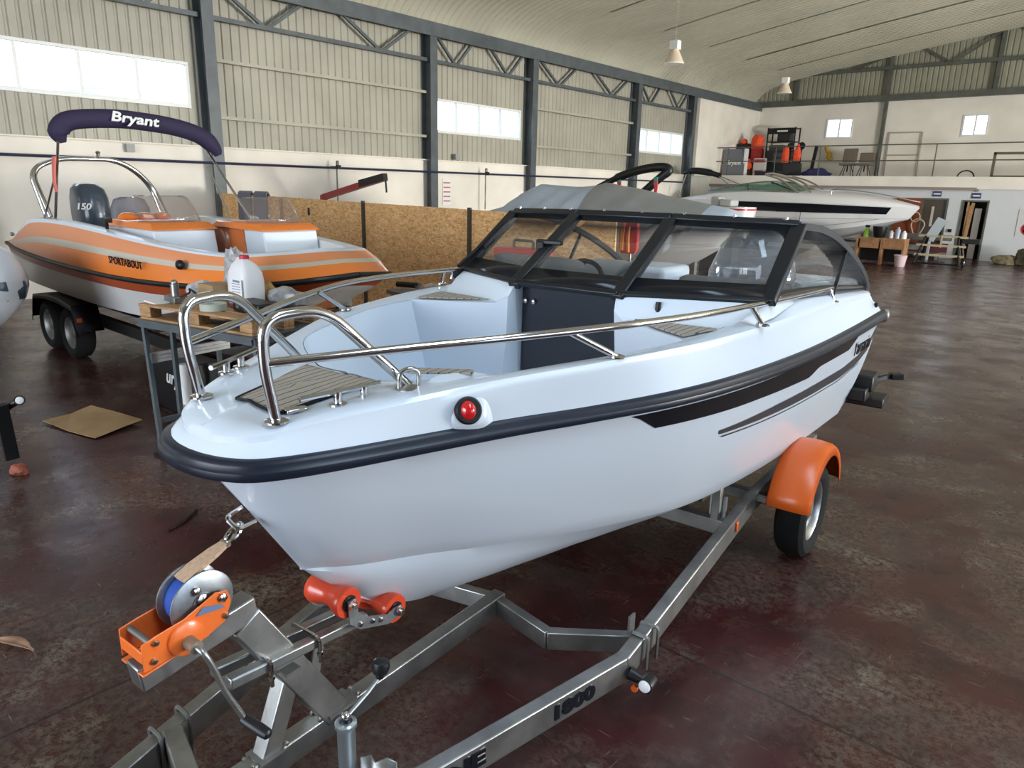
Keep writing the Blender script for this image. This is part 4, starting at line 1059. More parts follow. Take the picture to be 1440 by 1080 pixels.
# cockpit sides and sole
g = G(); rows = []
for i in range(2, n_):
    b = bandrow(i)[-1]; rows.append([b, b+V((0, .03 if b.y < -.1 else 0, -.3)), V((b.x-(.12 if i > n_-8 else 0), b.y*.93, .98))])
g.loft(rows); fl = [r[-1] for r in rows]; g.loft([fl, [V((p.x, 0, p.z)) for p in fl]]); b = rows[0]; g.loft([b, [V((p.x, 0, p.z)) for p in b]]); omirror(g); g.build('cockpit_liner', M_gel2, ob_, weld=True)
g = G(); g.box((-12.1+XO, 0, 1.36), (.55, 2.0, .05)); g.build('swim_platform', M_ob, ob_, bevel=.02)
text('model_lettering', 'SPORTABOUT', .115, ((-8.08+XO, -1.15, 1.40), (1, .06, -.02), (0, -.12, 1)), M_blk, ob_, shear=.15, bold=.002)
# consoles with orange tops and smoked screens
def console(x0, x1, y0, y1, zt_, lab, slot):
    g = G(); w = x1-x0
    g.loft([[V((x0, y0, .98)), V((x1+.05, y0, .98)), V((x1+.05, y1, .98)), V((x0, y1, .98))], [V((x0, y0, zt_-.075)), V((x1-.1, y0, zt_-.075)), V((x1-.1, y1, zt_-.075)), V((x0, y1, zt_-.075))]], closed=True, caps=True)
    o = g.build('console', M_gel, ob_, bevel=.02)
    g = G(); g.loft([[V((x0-.04, y0-.03, zt_-.075)), V((x1-.06, y0-.03, zt_-.075)), V((x1-.06, y1+.03, zt_-.075)), V((x0-.04, y1+.03, zt_-.075))], [V((x0+.04, y0+.02, zt_)), V((x1-.18, y0+.02, zt_)), V((x1-.18, y1-.02, zt_)), V((x0+.04, y1-.02, zt_))]], closed=True, caps=True)
    g.build('console_top', M_ob2, o, bevel=.015)
    ym = (y0+y1)/2
    if slot:
        for k in range(3): g = G(); g.ell((x0+.2, y0+.16+k*(y1-y0-.32)/2, zt_+.01), (.16, .11, .07), 12); g.build('gauge_hood', M_ob2, o)
    g = G(); rows = []
    for z, k, dx in ((zt_+.0, 1.0, 0), (zt_+.14, .97, -.10), (zt_+.25, .90, -.20), (zt_+.28, .80, -.24)):
        rows.append([V((x1-.2+dx-.22*abs(t)**3, ym+(y1-y0)/2*k*t, z)) for t in [j/8-1 for j in range(17)]])
    g.loft(rows); g.build('smoked_screen', M_smoke, o, solid=.006)
    g = G()
    if slot: g.box((x1-.02, y0+.42, 1.33), (.02, .40, .12), (0, R(-12), 0)); g.box((x1-.5, y0-.005, 1.36), (.34, .012, .10))
    for yy in (y0+.1, y1-.1):
        for z in (1.15, 1.45): g.box((x1-.02, yy, z), (.02, .02, .05), (0, R(-12), 0))
    g.build('panel_fittings', M_black, o)
    return o
console(-9.3+XO, -8.0+XO, -.82, -.12, 1.80, '', True)
console(-8.55+XO, -7.35+XO, .10, .80, 1.80, '', False)
g = G(); g.loft([[V((-8.52+XO, .09, z)), V((-7.85+XO+(.1 if z < 1.2 else 0), .09, z))] for z in (1.0, 1.72)]); g.build('orange_side_panel', M_ob, ob_, solid=.01)
# helm chairs behind the consoles
for y_, x_ in ((-.25, -10.0),):
    g = G(); rows = []
    for z, w in ((1.25, .24), (1.6, .25), (1.9, .24), (2.0, .19), (2.03, .10)):
        rows.append([V((x_+XO+.09*math.sin(a)-.06*(z-1.2), y_+(w if y_ < .4 else w*.62)*math.copysign(abs(math.cos(a))**.6, math.cos(a)), z-(0 if y_ < .4 else -.02))) for a in [2*math.pi*k/18 for k in range(18)]])
    g.loft(rows, closed=True, caps=True); g.build('helm_chair', mat('mauve_grey_vinyl', (.15, .14, .16), .5), ob_)
# outboard engine
g = G(); rows = []
for z, a_, b_, dx in ((1.30, .30, .20, 0), (1.45, .38, .25, .0), (1.75, .40, .27, -.01), (1.98, .38, .26, -.03), (2.10, .33, .23, -.06), (2.17, .22, .16, -.09), (2.185, .06, .05, -.1)):
    rows.append([V((-11.75+XO+dx+a_*.8*math.copysign(abs(math.cos(a))**.7, math.cos(a)), -.12+.84*b_*math.copysign(abs(math.sin(a))**.7, math.sin(a)), z)) for a in [2*math.pi*k/28 for k in range(28)]])
g.loft(rows, closed=True, caps=True); en = g.build('outboard_engine', mat('navy_grey_cowling', (.045, .06, .085), .22, coat=.4), ob_, ang=50)
text('engine_lettering', '150', .12, ((-11.52+XO, -.30, 1.86), (.75, .65, 0), (0, 0, 1)), M_white, en, bold=.003, shear=.2, sx=1.2)
g = G(); g.box((-11.8+XO, -.08, .95), (.22, .2, .9)); g.build('engine_leg', M_black, en)
# stainless hoop
for dx in (0, .16):
    pts = fillet([(-11.25+XO+dx, -.86, 1.74), (-11.38+XO+dx*.4, -.95, 2.34), (-11.38+XO+dx*.4, -.62, 2.50), (-11.38+XO+dx*.4, .20, 2.52), (-11.38+XO+dx*.4, .60, 2.2), (-11.25+XO+dx, .68, 1.74)], .3, 8)
    g = G(); g.tube(pts, .032, 12); g.build('tow_hoop', M_chr, ob_)
g = G(); g.lathe((-11.3+XO, -.1, 2.53), (0, 0, 1), [(0, .03), (.05, .02), (.07, .035), (.09, .02)], 12); g.build('tow_knob', M_chr, ob_)
# folded bimini with its poles
bp_ = catmull([(-10.25+XO, -.88, 2.66), (-10.25+XO, -.90, 2.80), (-10.22+XO, -.76, 2.93), (-10.18+XO, -.3, 2.985), (-10.15+XO, .1, 2.975), (-10.12+XO, .5, 2.93), (-10.08+XO, .80, 2.84), (-10.05+XO, .96, 2.70), (-10.04+XO, 1.01, 2.60)], 6)
rr_ = [.05+.065*min(1, k/5)*min(1, (len(bp_)-1-k)/9) for k in range(len(bp_))]
g = G(); g.tube(bp_, rr_, 12); bm_ = g.build('bimini_boot', mat('purple_canvas', (.022, .015, .05), .8, bump=.15, bs=60), ob_)
p_ = V((-10.15+XO+.085, .0, 2.985)); text('bimini_lettering', 'Bryant', .17, (p_+V((.03, -.08, .0)), (.08, 1, -.07), (-.25, 0, 1)), M_white, bm_, bold=.004, shear=.2, ext=.012, sx=1.25)
for s, fx, fx2 in ((-1, -10.35, -9.85), (1, -9.3, -9.9)):
    g = G(); g.cyl((-10.22+XO, s*.93, 2.68), (fx+XO, s*1.04, 1.73), .017, 8); g.build('bimini_pole', M_chr, ob_)
    g = G(); g.cyl((-10.24+XO, s*.95, 2.45), (fx2+XO-.9*(s < 0), s*1.04, 1.73), .014, 8); g.build('bimini_pole', M_chr, ob_)
g = G(); g.ribbon([(-10.27+XO, -.98, 2.50), (-10.28+XO, -1.0, 2.35), (-10.26+XO, -1.02, 2.2), (-10.2+XO, -1.03, 2.08)], [.10, .08, .06, .05], .02, (1, 0, 0)); g.build('red_tie', mat('faded_red_ribbon', (.65, .16, .13), .8), ob_)
for x, z in ((-11.95, 1.48), (-6.1, 1.42)):
    g = G(); g.ell((x+XO, -1.10 if x < -8 else -.78, z), (.05, .03, .03), 10); g.build('cleat', M_chr, ob_)
g = G(); g.ell((-7.05+XO, -1.04, 1.46), (.07, .04, .05), 10); g.build('speaker_cover', M_black, ob_)
g = G(); g.box((-8.9+XO, -.98, 1.80), (.14, .08, .05)); g.cyl((-8.9+XO, -.98, 1.70), (-8.9+XO, -.98, 1.8), .02, 8); g.build('throttle', M_black, ob_)
# trailer
ot_ = thing('tandem_trailer', (-9.0, 4.25, 0), 'black painted tandem axle trailer under the orange deck boat', 'trailer')
for s in (-1, 1):
    g = G(); g.beam((-12.2+XO, s*.75, .48), (-7.0+XO, s*.75, .46), .08, .14); g.beam((-7.0+XO, s*.75, .46), (-5.3+XO, s*.1, .42), .08, .14); g.build('side_beam', M_black, ot_)
    for x in (-11.0, -10.22):
        wheel(ot_, (x+XO, s*1.0, .33), (0, s, 0), .33, .22, M_galvd)
    g = G(); rows = []
    for k in range(13):
        t = k/12; x = -11.45+1.68*t+XO; z = .70+.07*math.sin(math.pi*t); 
        if k == 0 or k == 12: z = .40
        rows.append([V((x, s*.84, z)), V((x, s*1.14, z)), V((x, s*1.15, z-.06))])
    g.loft(rows); g.build('mudguard', M_black, ot_, solid=.01)
    g = G(); g.box((-9.8+XO, s*1.1, .55), (.03, .05, .05)); g.build('amber_marker', M_orange, ot_)
for x in (-11.6, -9.2, -7.4): g = G(); g.beam((x+XO, -.75, .45), (x+XO, .75, .45), .08, .1); g.build('cross_beam', M_black, ot_)
for s in (-1, 1): g = G(); g.beam((-12.0+XO, s*.45, .59), (-7.9+XO, s*.45, .57), .10, .08); g.build('bunk', M_black, ot_)

# --- steel workbench with a pallet and things on it
BR = R(12); BX, BY = -6.4, 2.52
def wb2(x, y, z=0): return V((BX+x*math.cos(BR)-y*math.sin(BR), BY+x*math.sin(BR)+y*math.cos(BR), z))
tb = thing('steel_workbench', (BX, BY, 0), 'tall dark steel frame workbench standing left of the white bow', 'workbench', rz=BR)
TW, TD, TH = 1.38, .78, 1.09
for p, q_ in (((.02, .02), (.40, -.19)), ((.34, .06), (.34, .06)), ((0, TD), (0, TD)), ((TW, .02), (TW, .02)), ((TW, TD), (TW, TD))):
    g = G(); g.beam((*q_, 0), (*p, TH), .035, .035, (0, 1, 0)); g.build('leg', M_steel, tb)
    g = G(); g.box((*q_, .012), (.10, .10, .024)); g.build('foot_pad', M_black, tb)
for p, q_ in (((0, 0), (TW, 0)), ((0, TD), (TW, TD)), ((0, 0), (0, TD)), ((TW, 0), (TW, TD))):
    g = G(); g.beam((*p, TH-.03), (*q_, TH-.03), .04, .05); g.build('top_rail', M_steel, tb)
g = G(); g.box((TW/2, TD/2, TH+.006), (TW+.08, TD+.08, .012)); g.build('bench_top', M_steel, tb)
g = G()
for k in (-.03, 0, .03): g.beam((.16, -.04, .78+k), (.20, .74, .78+k), .03, .027)
g.build('cross_rail', M_galv, tb)
g = G(); g.beam((.30, -.13, .27), (.34, .06, .27), .03, .04); g.beam((.34, .06, .27), (TW, .03, .27), .03, .04); g.build('cross_rail', M_steel, tb)
ZP = TH+.0125
pl_ = thing('wooden_pallet', (BX, BY, ZP), 'worn wooden pallet lying on the steel workbench, stacked with junk', 'pallet', rz=BR)
for yy in (.06, .39, .72): g = G(); g.box((TW/2, yy, .010), (TW-.03, .11, .018)); g.build('bottom_board', M_wood, pl_)
for xx in (.08, TW/2, TW-.08):
    for yy in (.06, .39, .72): g = G(); g.box((xx, yy, .065), (.14, .11, .09)); g.build('block', M_wood, pl_, bevel=.006)
for yy in (.06, .225, .39, .555, .72): g = G(); g.box((TW/2, yy, .121), (TW-.02, .125, .022)); g.build('top_board', M_wood, pl_, bevel=.003)
ZT = ZP+.1325
def on_t(x, y): return wb2(x, y, ZT)
# plastic jerrycan with pink liquid
M_can = mat('translucent_white_plastic', (.75, .74, .76), .35, spec=.4); M_pink = mat('pink_liquid', (.80, .22, .55), .35)
jc = thing('plastic_canister', on_t(.86, .42), 'white plastic canister with red cap and pink liquid in its bottom, on the pallet', 'canister')
g = G(); rows = []
for z, k, dy in ((0, .94, 0), (.03, 1, 0), (.22, 1, 0), (.29, .93, 0), (.35, .70, -.005), (.385, .42, -.01), (.40, .26, -.01)):
    rows.append([V((.15*k*math.copysign(abs(math.cos(a))**.45, math.cos(a)), .11*k*math.copysign(abs(math.sin(a))**.45, math.sin(a))+dy, z)) for a in [2*math.pi*j/28 for j in range(28)]])
g.loft(rows, closed=True, caps=True, mi=lambda r, c: 1 if r < 1 else 0); g.build('body', [M_can, M_pink], jc, ang=50)
g = G(); g.lathe((0, 0, .395), (0, 0, 1), [(0, .04), (.03, .04), (.035, .03)], 18); g.build('cap', mat('red_cap', (.55, .02, .05), .4), jc)
g = G(); g.tube(fillet([(-.03, 0, .39), (-.10, 0, .40), (-.135, 0, .30)], .04), .016, 8); g.build('handle', M_can, jc)
g = G(); g.box((.04, -.1125, .16), (.18, .003, .16)); lb_ = g.build('paper_label', mat('label_paper', (.80, .80, .82), .6), jc)
g = G()
for k in range(5): g.box((.04+(.0 if k else .01), -.1145, .225-k*.022), (.13 if k else .11, .002, .006 if k else .018))
g.build('label_print', mat('grey_print', (.2, .22, .3), .6), lb_)
# crumpled things
def crumple(name, c, r, m, seed, lab, cat, flat=.5, n=22, grp=None):
    g = G(); g.ell((0, 0, 0), (1, 1, 1), n); rnd = V((seed*3.1, seed*1.7, seed*.9)); out = []
    for p in g.v:
        k = 1+.28*noise.noise(p*1.6+rnd)+.16*noise.noise(p*4+rnd)
        q_ = V((p.x*r[0]*k, p.y*r[1]*k, max(-.98, p.z*k)*r[2]*flat*2)); q_.z = max(q_.z, -r[2]*.55); out.append(q_)
    zmin = min(p.z for p in out)
    g.v = [p-V((0, 0, zmin)) for p in out]; o = g.build(name, m, ang=25); o.location = c
    return tag(o, lab, cat, grp)
M_bag = mat('clear_plastic_bag', (.42, .41, .42), .25, var=.3, vs=12, bump=.6, bs=14); M_bag2 = mat('grey_plastic_bag', (.30, .30, .31), .3, var=.4, vs=9, bump=.6, bs=12)
crumple('plastic_bag', on_t(.52, .62), (.17, .10, .25), M_bag, 1, 'crumpled clear plastic bag standing behind the white canister', 'bag', .62)
crumple('grey_bag', on_t(1.14, .60), (.19, .15, .10), M_bag2, 2, 'crumpled grey plastic wrap lying right of the white canister', 'bag')
crumple('yellow_rag', on_t(.82, .66), (.10, .07, .13), mat('mustard_cloth', (.42, .25, .08), .85, var=.4, vs=10), 3, 'mustard and brown crumpled cloth just right of the white canister', 'cloth')
crumple('plastic_wrap', on_t(.20, .52), (.19, .14, .10), mat('white_plastic_wrap', (.55, .56, .58), .3, var=.35, vs=12, bump=.5, bs=14), 4, 'crumpled white and grey packaging on the left end of the pallet', 'packaging')
g = G(); g.box((0, 0, .085), (.26, .20, .17)); tag(g.build('cardboard_box', M_cardb, smooth=False), 'small brown cardboard box left of the white canister', 'box').location = on_t(.54, .38)
bxs = thing('metal_fitting', on_t(.22, .20), 'grey metal clamp fitting on the left part of the pallet', 'fitting')
g = G(); g.box((0, 0, .03), (.20, .10, .06)); g.build('clamp_body', M_galvd, bxs, bevel=.01)
g = G(); g.cyl((.02, 0, .05), (.02, 0, .16), .035, 14); g.ell((.02, 0, .17), (.03, .03, .03), 10); g.build('clamp_screw', M_galv, bxs)
g = G(); g.tube(catmull([(.08, 0, .05), (.18, .05, .10), (.26, .02, .14), (.34, .1, .05)], 5), .008, 6); g.build('cable', M_black, bxs)
tp = thing('tape_roll', on_t(.78, .14), 'pale green roll of tape lying on the pallet edge behind the bow hoop', 'roll')
g = G(); g.lathe((0, 0, 0), (0, 0, 1), [(0, .05), (0, .105), (.055, .105), (.055, .05), (0, .05)], 26); g.build('wound_tape', mat('pale_green_tape', (.42, .45, .38), .6), tp)
tc_ = thing('tool_case', on_t(1.17, .24), 'black tool case on the right end of the pallet', 'case')
g = G(); g.box((0, 0, .05), (.40, .20, .09)); g.build('case_body', M_black, tc_, bevel=.015)
g = G()
for x in (-.1, .1): g.box((x, -.104, .06), (.04, .012, .04))
g.build('case_latch', M_galvd, tc_)
g = G(); g.box((0, 0, .006), (.22, .16, .012)); tag(g.build('paper_leaflet', M_white, smooth=False), 'white and red leaflet on the left corner of the pallet', 'leaflet').location = on_t(.10, .13)
# roll standing against the bench, engine carton below
rl_ = thing('tube_roll', (-6.33, 2.83, 0), 'white upright cardboard tube with brown tape band in front of the workbench', 'tube')
g = G(); g.cyl((0, 0, 0), (0, 0, .66), .045, 18); g.build('paper_tube', M_white, rl_)
g = G(); g.lathe((0, 0, .22), (0, 0, 1), [(0, .0465), (.07, .0465)], 18); g.build('tape_band', M_cardb, rl_)
ct = thing('black_carton', (-7.12, 3.19, 0), 'black carton with white letters under the steel workbench', 'carton')
g = G(); g.box((0, 0, .27), (.85, .34, .54)); g.build('carton_body', M_black, ct, bevel=.01)
text('carton_lettering', 'ury', .2, ((.08, -.176, .36), (1, 0, 0), (0, 0, 1)), M_white, ct, bold=.004, shear=.3)
# cardboard sheet and litter on the floor
g = G(); pts = [V((-7.56, 2.0, .03)), V((-7.12, 2.08, .01)), V((-6.76, 2.17, .012)), V((-6.84, 2.42, .03)), V((-6.90, 2.64, .045)), V((-7.3, 2.56, .05)), V((-7.66, 2.46, .06)), V((-7.6, 2.25, .03))]
g.prism(pts, (0, 0, .006)); tag(g.build('cardboard_sheet', M_cardb, smooth=False), 'flat brown cardboard sheet lying on the floor left of the bow', 'cardboard')
g = G(); g.tube(catmull([(-4.55, 1.82, .008), (-4.60, 1.95, .008), (-4.72, 2.10, .008)], 6), .008, 6); tag(g.build('cable_scrap', M_black), 'short black cable scrap on the floor below the bow', 'cable')
def leaf(x, y, rz, L, lab):
    g = G(); rows = []
    for k in range(11):
        t = k/10; w = .030*math.sin(math.pi*min(1, t*1.08))**.8 if t < .92 else .004
        c = V((t*L, .02*math.sin(t*2.5), .006+.012*math.sin(t*3.1))); rows.append([c+V((0, -w, .010)), c, c+V((0, w, .014))])
    g.loft(rows); o = g.build('dry_leaf', mat('dry_leaf', (.36, .20, .12), .8, var=.4, vs=14), solid=.003); o.location = (x, y, 0); o.rotation_euler = (0, 0, rz); tag(o, lab, 'leaf')
leaf(-3.98, .70, R(20), .26, 'long dry brown leaf on the floor at the left edge of the picture')
# --- neighbour trailer and boat cut by the left edge
nb = thing('tow_trailer', (-6.27, 1.48, 0), 'galvanised trailer corner with white marker lamp at left edge of the picture', 'trailer')
g = G(); g.beam((-1.6, -.50, .40), (-.09, -.07, .42), .08, .16); g.build('side_beam', M_galv, nb)
g = G(); g.box((-.055, -.055, .36), (.05, .09, .46), (R(4), R(8), 0)); g.build('end_bracket', M_black, nb)
g = G(); g.box((-.075, -.085, .45), (.045, .012, .25), (R(4), R(8), 0)); g.build('bracket_face', M_galv, nb)
g = G(); g.cyl((-.06, -.02, .55), (-.01, .04, .60), .026, 10); ml = g.build('lamp_arm', M_black, nb)
g = G(); g.lathe((0, .05, .605), (.93, -.23, .15), [(-.05, .028), (-.01, .038), (.015, .037)], 18); g.build('lamp_housing', M_black, ml)
g = G(); g.lathe((0, .05, .605), (.93, -.23, .15), [(.015, .029), (.023, .026), (.027, .01)], 18); g.build('white_lens', mat('white_lens', (.8, .8, .8), .2), ml)
for x, y in ((-1.5, -.47), (-.45, -.18)): g = G(); g.cyl((x, y, 0), (x, y, .36), .03, 12); g.build('prop_leg', M_galvd, nb)
cl_ = crumple('rust_red_cloth', (-6.35, 1.47, 0), (.075, .06, .05), mat('rust_red_cloth', (.33, .09, .05), .7, var=.5, vs=14), 8, 'small rust red crumpled cloth on the floor at the left edge', 'cloth')
lb2 = thing('moored_hull', (-8.62, 2.02, -.08), 'rounded white bow with blue grey pattern band, cut by the left edge', 'boat')
g = G(); rows = []
for t in [k/14 for k in range(15)]:
    d = -3.6*(t**1.7); wd = 1.0*(1-(1-t)**2.3)**.6*.8
    row = []
    for z, k in ((1.64, .62), (1.55, .82), (1.42, .94), (1.30, 1.0), (1.22, 1.0), (1.10, .93), (.98, .76), (.88, .55), (.80, .30)):
        row.append(V((d*1.0-(1-k)*.30, -wd*k-.18*t*2, z))); 
    rows.append(row+[V((-q_.x*0+q_.x, 2*(-.36*t)-q_.y, q_.z)) for q_ in reversed(row)])
g.loft(rows, closed=True, caps=True, mi=lambda r, c: 1 if c in (3, 4, 12, 13) else 0)
def cammat():
    m = bpy.data.materials.new('blue_pattern_band'); m.use_nodes = True; nt = m.node_tree; b = nt.nodes['Principled BSDF']
    tc = nt.nodes.new('ShaderNodeTexCoord'); v = nt.nodes.new('ShaderNodeTexVoronoi'); v.inputs['Scale'].default_value = 9; nt.links.new(tc.outputs['Object'], v.inputs[0])
    r = nt.nodes.new('ShaderNodeValToRGB'); r.color_ramp.interpolation = 'CONSTANT'; r.color_ramp.elements[0].color = (.03, .06, .10, 1); r.color_ramp.elements[1].position = .5; r.color_ramp.elements[1].color = (.55, .62, .66, 1)
    s = nt.nodes.new('ShaderNodeSeparateColor'); nt.links.new(v.outputs['Color'], s.inputs[0]); nt.links.new(s.outputs[0], r.inputs[0]); nt.links.new(r.outputs[0], b.inputs['Base Color']); b.inputs['Roughness'].default_value = .3; return m
g.build('hull', [M_gel, cammat()], lb2, weld=True, ang=40)
g = G(); g.beam((-.5, -.3, 0), (-.8, -.3, .86), .06, .06); g.beam((-1.1, -.3, 0), (-.8, -.3, .86), .06, .06); g.beam((-2.5, -.8, 0), (-2.5, -.8, .9), .08, .08); g.build('stand', M_black, lb2)
g = G(); g.box((0, 0, .1), (1.9, .12, .2)); o = g.build('timber_beam', mat('orange_brown_timber', (.42, .15, .04), .7, var=.3, vs=5, stretch=(1, 8, 8)), smooth=False); o.location = (-14.2, 4.35, 0); tag(o, 'orange brown timber beam on the floor behind the black trailer wheels', 'beam')
# --- things standing along the partition, seen over the stbd rail
sb = thing('work_trestle', (-6.6, 5.75, 0), 'low grey timber trestle in front of the chipboard panels', 'trestle', rz=R(-11.2))
g = G(); g.box((.55, .1, .98), (1.9, .42, .05)); g.build('trestle_top', mat('grey_weathered_wood', (.20, .17, .15), .8, var=.3, vs=8), sb)
for x in (-.3, 1.4):
    for y in (-.05, .25): g = G(); g.beam((x, y, 0), (x, y, .96), .06, .06); g.build('leg', M_galvd, sb)
ZS = 1.007
def on_s(x, y): return V((-6.6+x*.981+y*.194, 5.75-x*.194+y*.981, ZS))
ew = thing('black_engine_block', on_s(1.12, .10), 'dark stripped engine with brown parts beside the chipboard partition', 'engine')
g = G(); g.box((0, 0, .17), (.42, .28, .34)); g.build('engine_case', M_black, ew, bevel=.05)
g = G(); g.ell((-.05, -.15, .2), (.13, .06, .10), 12); g.build('starter_housing', mat('brown_oily_metal', (.20, .13, .09), .6, var=.4, vs=10), ew)
g = G(); g.tube(catmull([(.1, -.17, .3), (.06, -.2, .2), (.12, -.18, .1), (.0, -.2, .02)], 5), .014, 8); g.build('hose', mat('tan_hose', (.5, .38, .26), .6), ew)
crumple('cloth_scrap', on_s(.78, .0), (.10, .07, .05), mat('blue_cloth', (.01, .09, .4), .6), 9, 'small blue crumpled cloth left of the dark engine', 'cloth')
crumple('cloth_bundle', on_s(.38, .10), (.22, .13, .09), mat('pale_dirty_cloth', (.36, .31, .26), .85, var=.4, vs=9), 10, 'pale dirty cloth bundle lying on the grey trestle', 'cloth')
rt = thing('grinder', on_s(-.22, .06), 'dark power grinder lying on the left of the grey trestle', 'tool')
g = G(); g.tube([(-.15, 0, .06), (.2, .05, .07)], .035, 10); g.build('grinder_body', M_black, rt); g = G(); g.lathe((.2, .05, .05), (0, 0, 1), [(0, .06), (.02, .06)], 16); g.build('grinding_disc', M_galvd, rt)
tb2 = thing('toolbox', (-4.50, 5.35, 0), 'red toolbox with black handle beside the chipboard partition', 'toolbox')
g = G(); g.box((0, 0, 1.55), (.55, .26, .30)); g.build('toolbox_body', mat('toolbox_red', (.45, .015, .02), .4), tb2, bevel=.02)
g = G(); g.tube(fillet([(-.12, 0, 1.69), (-.12, 0, 1.77), (.12, 0, 1.77), (.12, 0, 1.69)], .03), .014, 8); g.build('handle', M_black, tb2)
g = G(); g.box((0, 0, 1.38), (1.0, .42, .04)); 
for x in (-.45, .45):
    for y in (-.17, .17): g.box((x, y, .68), (.05, .05, 1.36))
o = g.build('stand_table', mat('grey_weathered_wood', (.20, .17, .15), .8, var=.3, vs=8)); o.location = (-4.50, 5.35, 0); tag(o, 'tall grey wooden stand carrying the red toolbox', 'table')
# red beam of a crane behind the partition
cn = thing('engine_hoist', (-14.2, 10.2, 0), 'red arm of a workshop hoist rising behind the chipboard partition', 'hoist')
g = G(); g.beam((-.5, 0, 1.95), (1.6, 0, 2.38), .10, .13); g.build('hoist_arm', mat('hoist_red', (.28, .02, .025), .4), cn)
g = G(); g.beam((.9, 0, 2.27), (1.75, 0, 2.42), .12, .15); g.cyl((1.75, 0, 2.40), (1.78, 0, 2.1), .02, 8); g.build('arm_extension', M_black, cn)
g = G(); g.box((-.5, 0, 1.0), (.12, .12, 2.0)); g.box((.2, -.35, .06), (1.6, .08, .1)); g.box((.2, .35, .06), (1.6, .08, .1)); g.box((-.5, 0, .06), (.1, .7, .1)); g.build('hoist_post', mat('hoist_red', (.28, .02, .025), .4), cn)
for x, y in ((-8.9+XO, .0),): pass
jk_ = thing('hanging_jacket', on_p(1.55)+V((0, 0, 0)), 'grey folded fabric hanging over the chipboard behind the orange console', 'fabric')
for k, c in ((-.32, (.16, .16, .19)), (.30, (.17, .17, .20))):
    a = pd*k; g = G(); g.ribbon([a+pn*.05+V((0, 0, 1.45)), a+pn*.045+V((0, 0, 1.8)), a+pn*.03+V((0, 0, 2.03)), a+V((0, 0, 2.06)), a-pn*.04+V((0, 0, 2.0)), a-pn*.045+V((0, 0, 1.7))], .50, .025, pd); g.build('fabric_fold', mat('grey_mauve_fabric', (.15, .15, .18), .85, bump=.3, bs=12), jk_)
# ================================================================== boats and things at the far end
# --- silver hulled boat under a grey cover
gb = thing('covered_boat', (-8.2, 12.4, 0), 'silver hulled boat under grey tarpaulin with black arch, behind the bowrider windscreen', 'boat')
M_sil = mat('silver_gelcoat', (.52, .51, .50), .3, coat=.2); M_str = mat('grey_strake_line', (.28, .28, .28), .4)
M_tarp = mat('grey_tarpaulin', (.29, .30, .305), .75, var=.08, vs=2, bump=.15, bs=9); M_tarpb = mat('blue_grey_tarpaulin', (.44, .52, .63), .7, var=.08, vs=2, bump=.2, bs=9)
xs = [-2.6, -1.8, -.8, .2, 1.0, 1.7, 2.2, 2.5, 2.62]
bs_ = [1.05, 1.10, 1.12, 1.10, 1.02, .82, .52, .22, 0]
def grow(i):
    x, b = xs[i], bs_[i]; k = max(0, (x-.6)/2.0); zc = .85+.62*k**1.6; zk = .55+.75*k**2.2; row = []
    for t, z in ((1, 1.66), (.985, 1.52), (.97, 1.515), (.95, 1.36), (.93, 1.355), (.90, 1.18+.16*k), (.88, 1.175+.16*k), (.84, 1.0+.3*k), (.80, zc), (.45, (zc+zk)/2-.03), (0, zk)):
        row.append(V((x-(1.66-z)*k*.45, -b*t, z)))
    return row
rows = []
rr = [grow(i) for i in range(len(xs))]
for c in range(len(rr[0])): rows.append(catmull([r[c] for r in rr], 5))
g = G(); g.loft(rows, mi=lambda r, c: 1 if r in (1, 3, 5) else 0)
st = [r[0] for r in rr]; g.loft([[r[0] for r in rows], [V((r[0].x, 0, r[0].z)) for r in rows]]); omirror(g)
g.build('hull', [M_sil, M_str], gb, weld=True, ang=30)
# tarpaulin draped over a ridge, sagging between its props
g = G(); rows = []; NXX = 40
for i in range(NXX+1):
    x = -2.75+5.5*i/NXX
    t = (x+2.75)/5.5
    zr = lerp_curve([(0, 1.82), (.18, 2.36), (.24, 2.33), (.36, 2.30), (.44, 2.34), (.48, 2.40), (.60, 2.31), (.8, 2.12), (.97, 1.98), (1, 1.80)], t)
    b = lerp_curve([(0, .95), (.2, 1.13), (.7, 1.12), (.85, .95), (1, .70)], t); row = []
    for k in range(13):
        s = k/12; fold = (.09*(abs(math.sin(x*5.5+s*2.2))-.6)*s*(1-s)*4 if t < .47 else .010*math.sin(x*9+s*3)*s*(1-s)*4)
        y = -b*(s**.85); z = zr+(1.60-zr)*(s**1.25)+fold+(.02*noise.noise(V((x*2, s*3, 1))))
        row.append(V((x, y-fold*.6, z)))
    rows.append(row)
g.loft(rows, mi=lambda r, c: 1 if r < NXX*.45 or r > NXX*.88 else 0); omirror(g); tp_ = g.build('tarpaulin', [M_tarp, M_tarpb], gb, weld=True, ang=60)
g = G(); g.tube(catmull([(-.75, .3, 2.2), (-.32, .45, 2.44), (.10, .5, 2.60), (.50, .55, 2.69), (.80, .6, 2.71), (.90, .6, 2.64), (.74, .55, 2.5), (.42, .5, 2.22)], 6), [.06]*8+[.085]*26+[.08]*9, 10, flat=(0, 1, 0)); g.build('radar_arch', M_black, gb)
for x, z in ((-.12, 2.42), (.72, 2.44)):
    g = G(); g.ribbon([(x, .45, z), (x+.02, .44, z-.12), (x+.01, .45, z-.25)], [.09, .07, .05], .02, (1, 0, 0)); g.build('red_flag', mat('red_flag_cloth', (.6, .06, .07), .8), gb)
    g = G(); g.ribbon([(x, .45, z+.08), (x, .44, z)], .08, .022, (1, 0, 0)); g.build('green_flag', mat('green_flag_cloth', (.05, .25, .18), .8), gb)
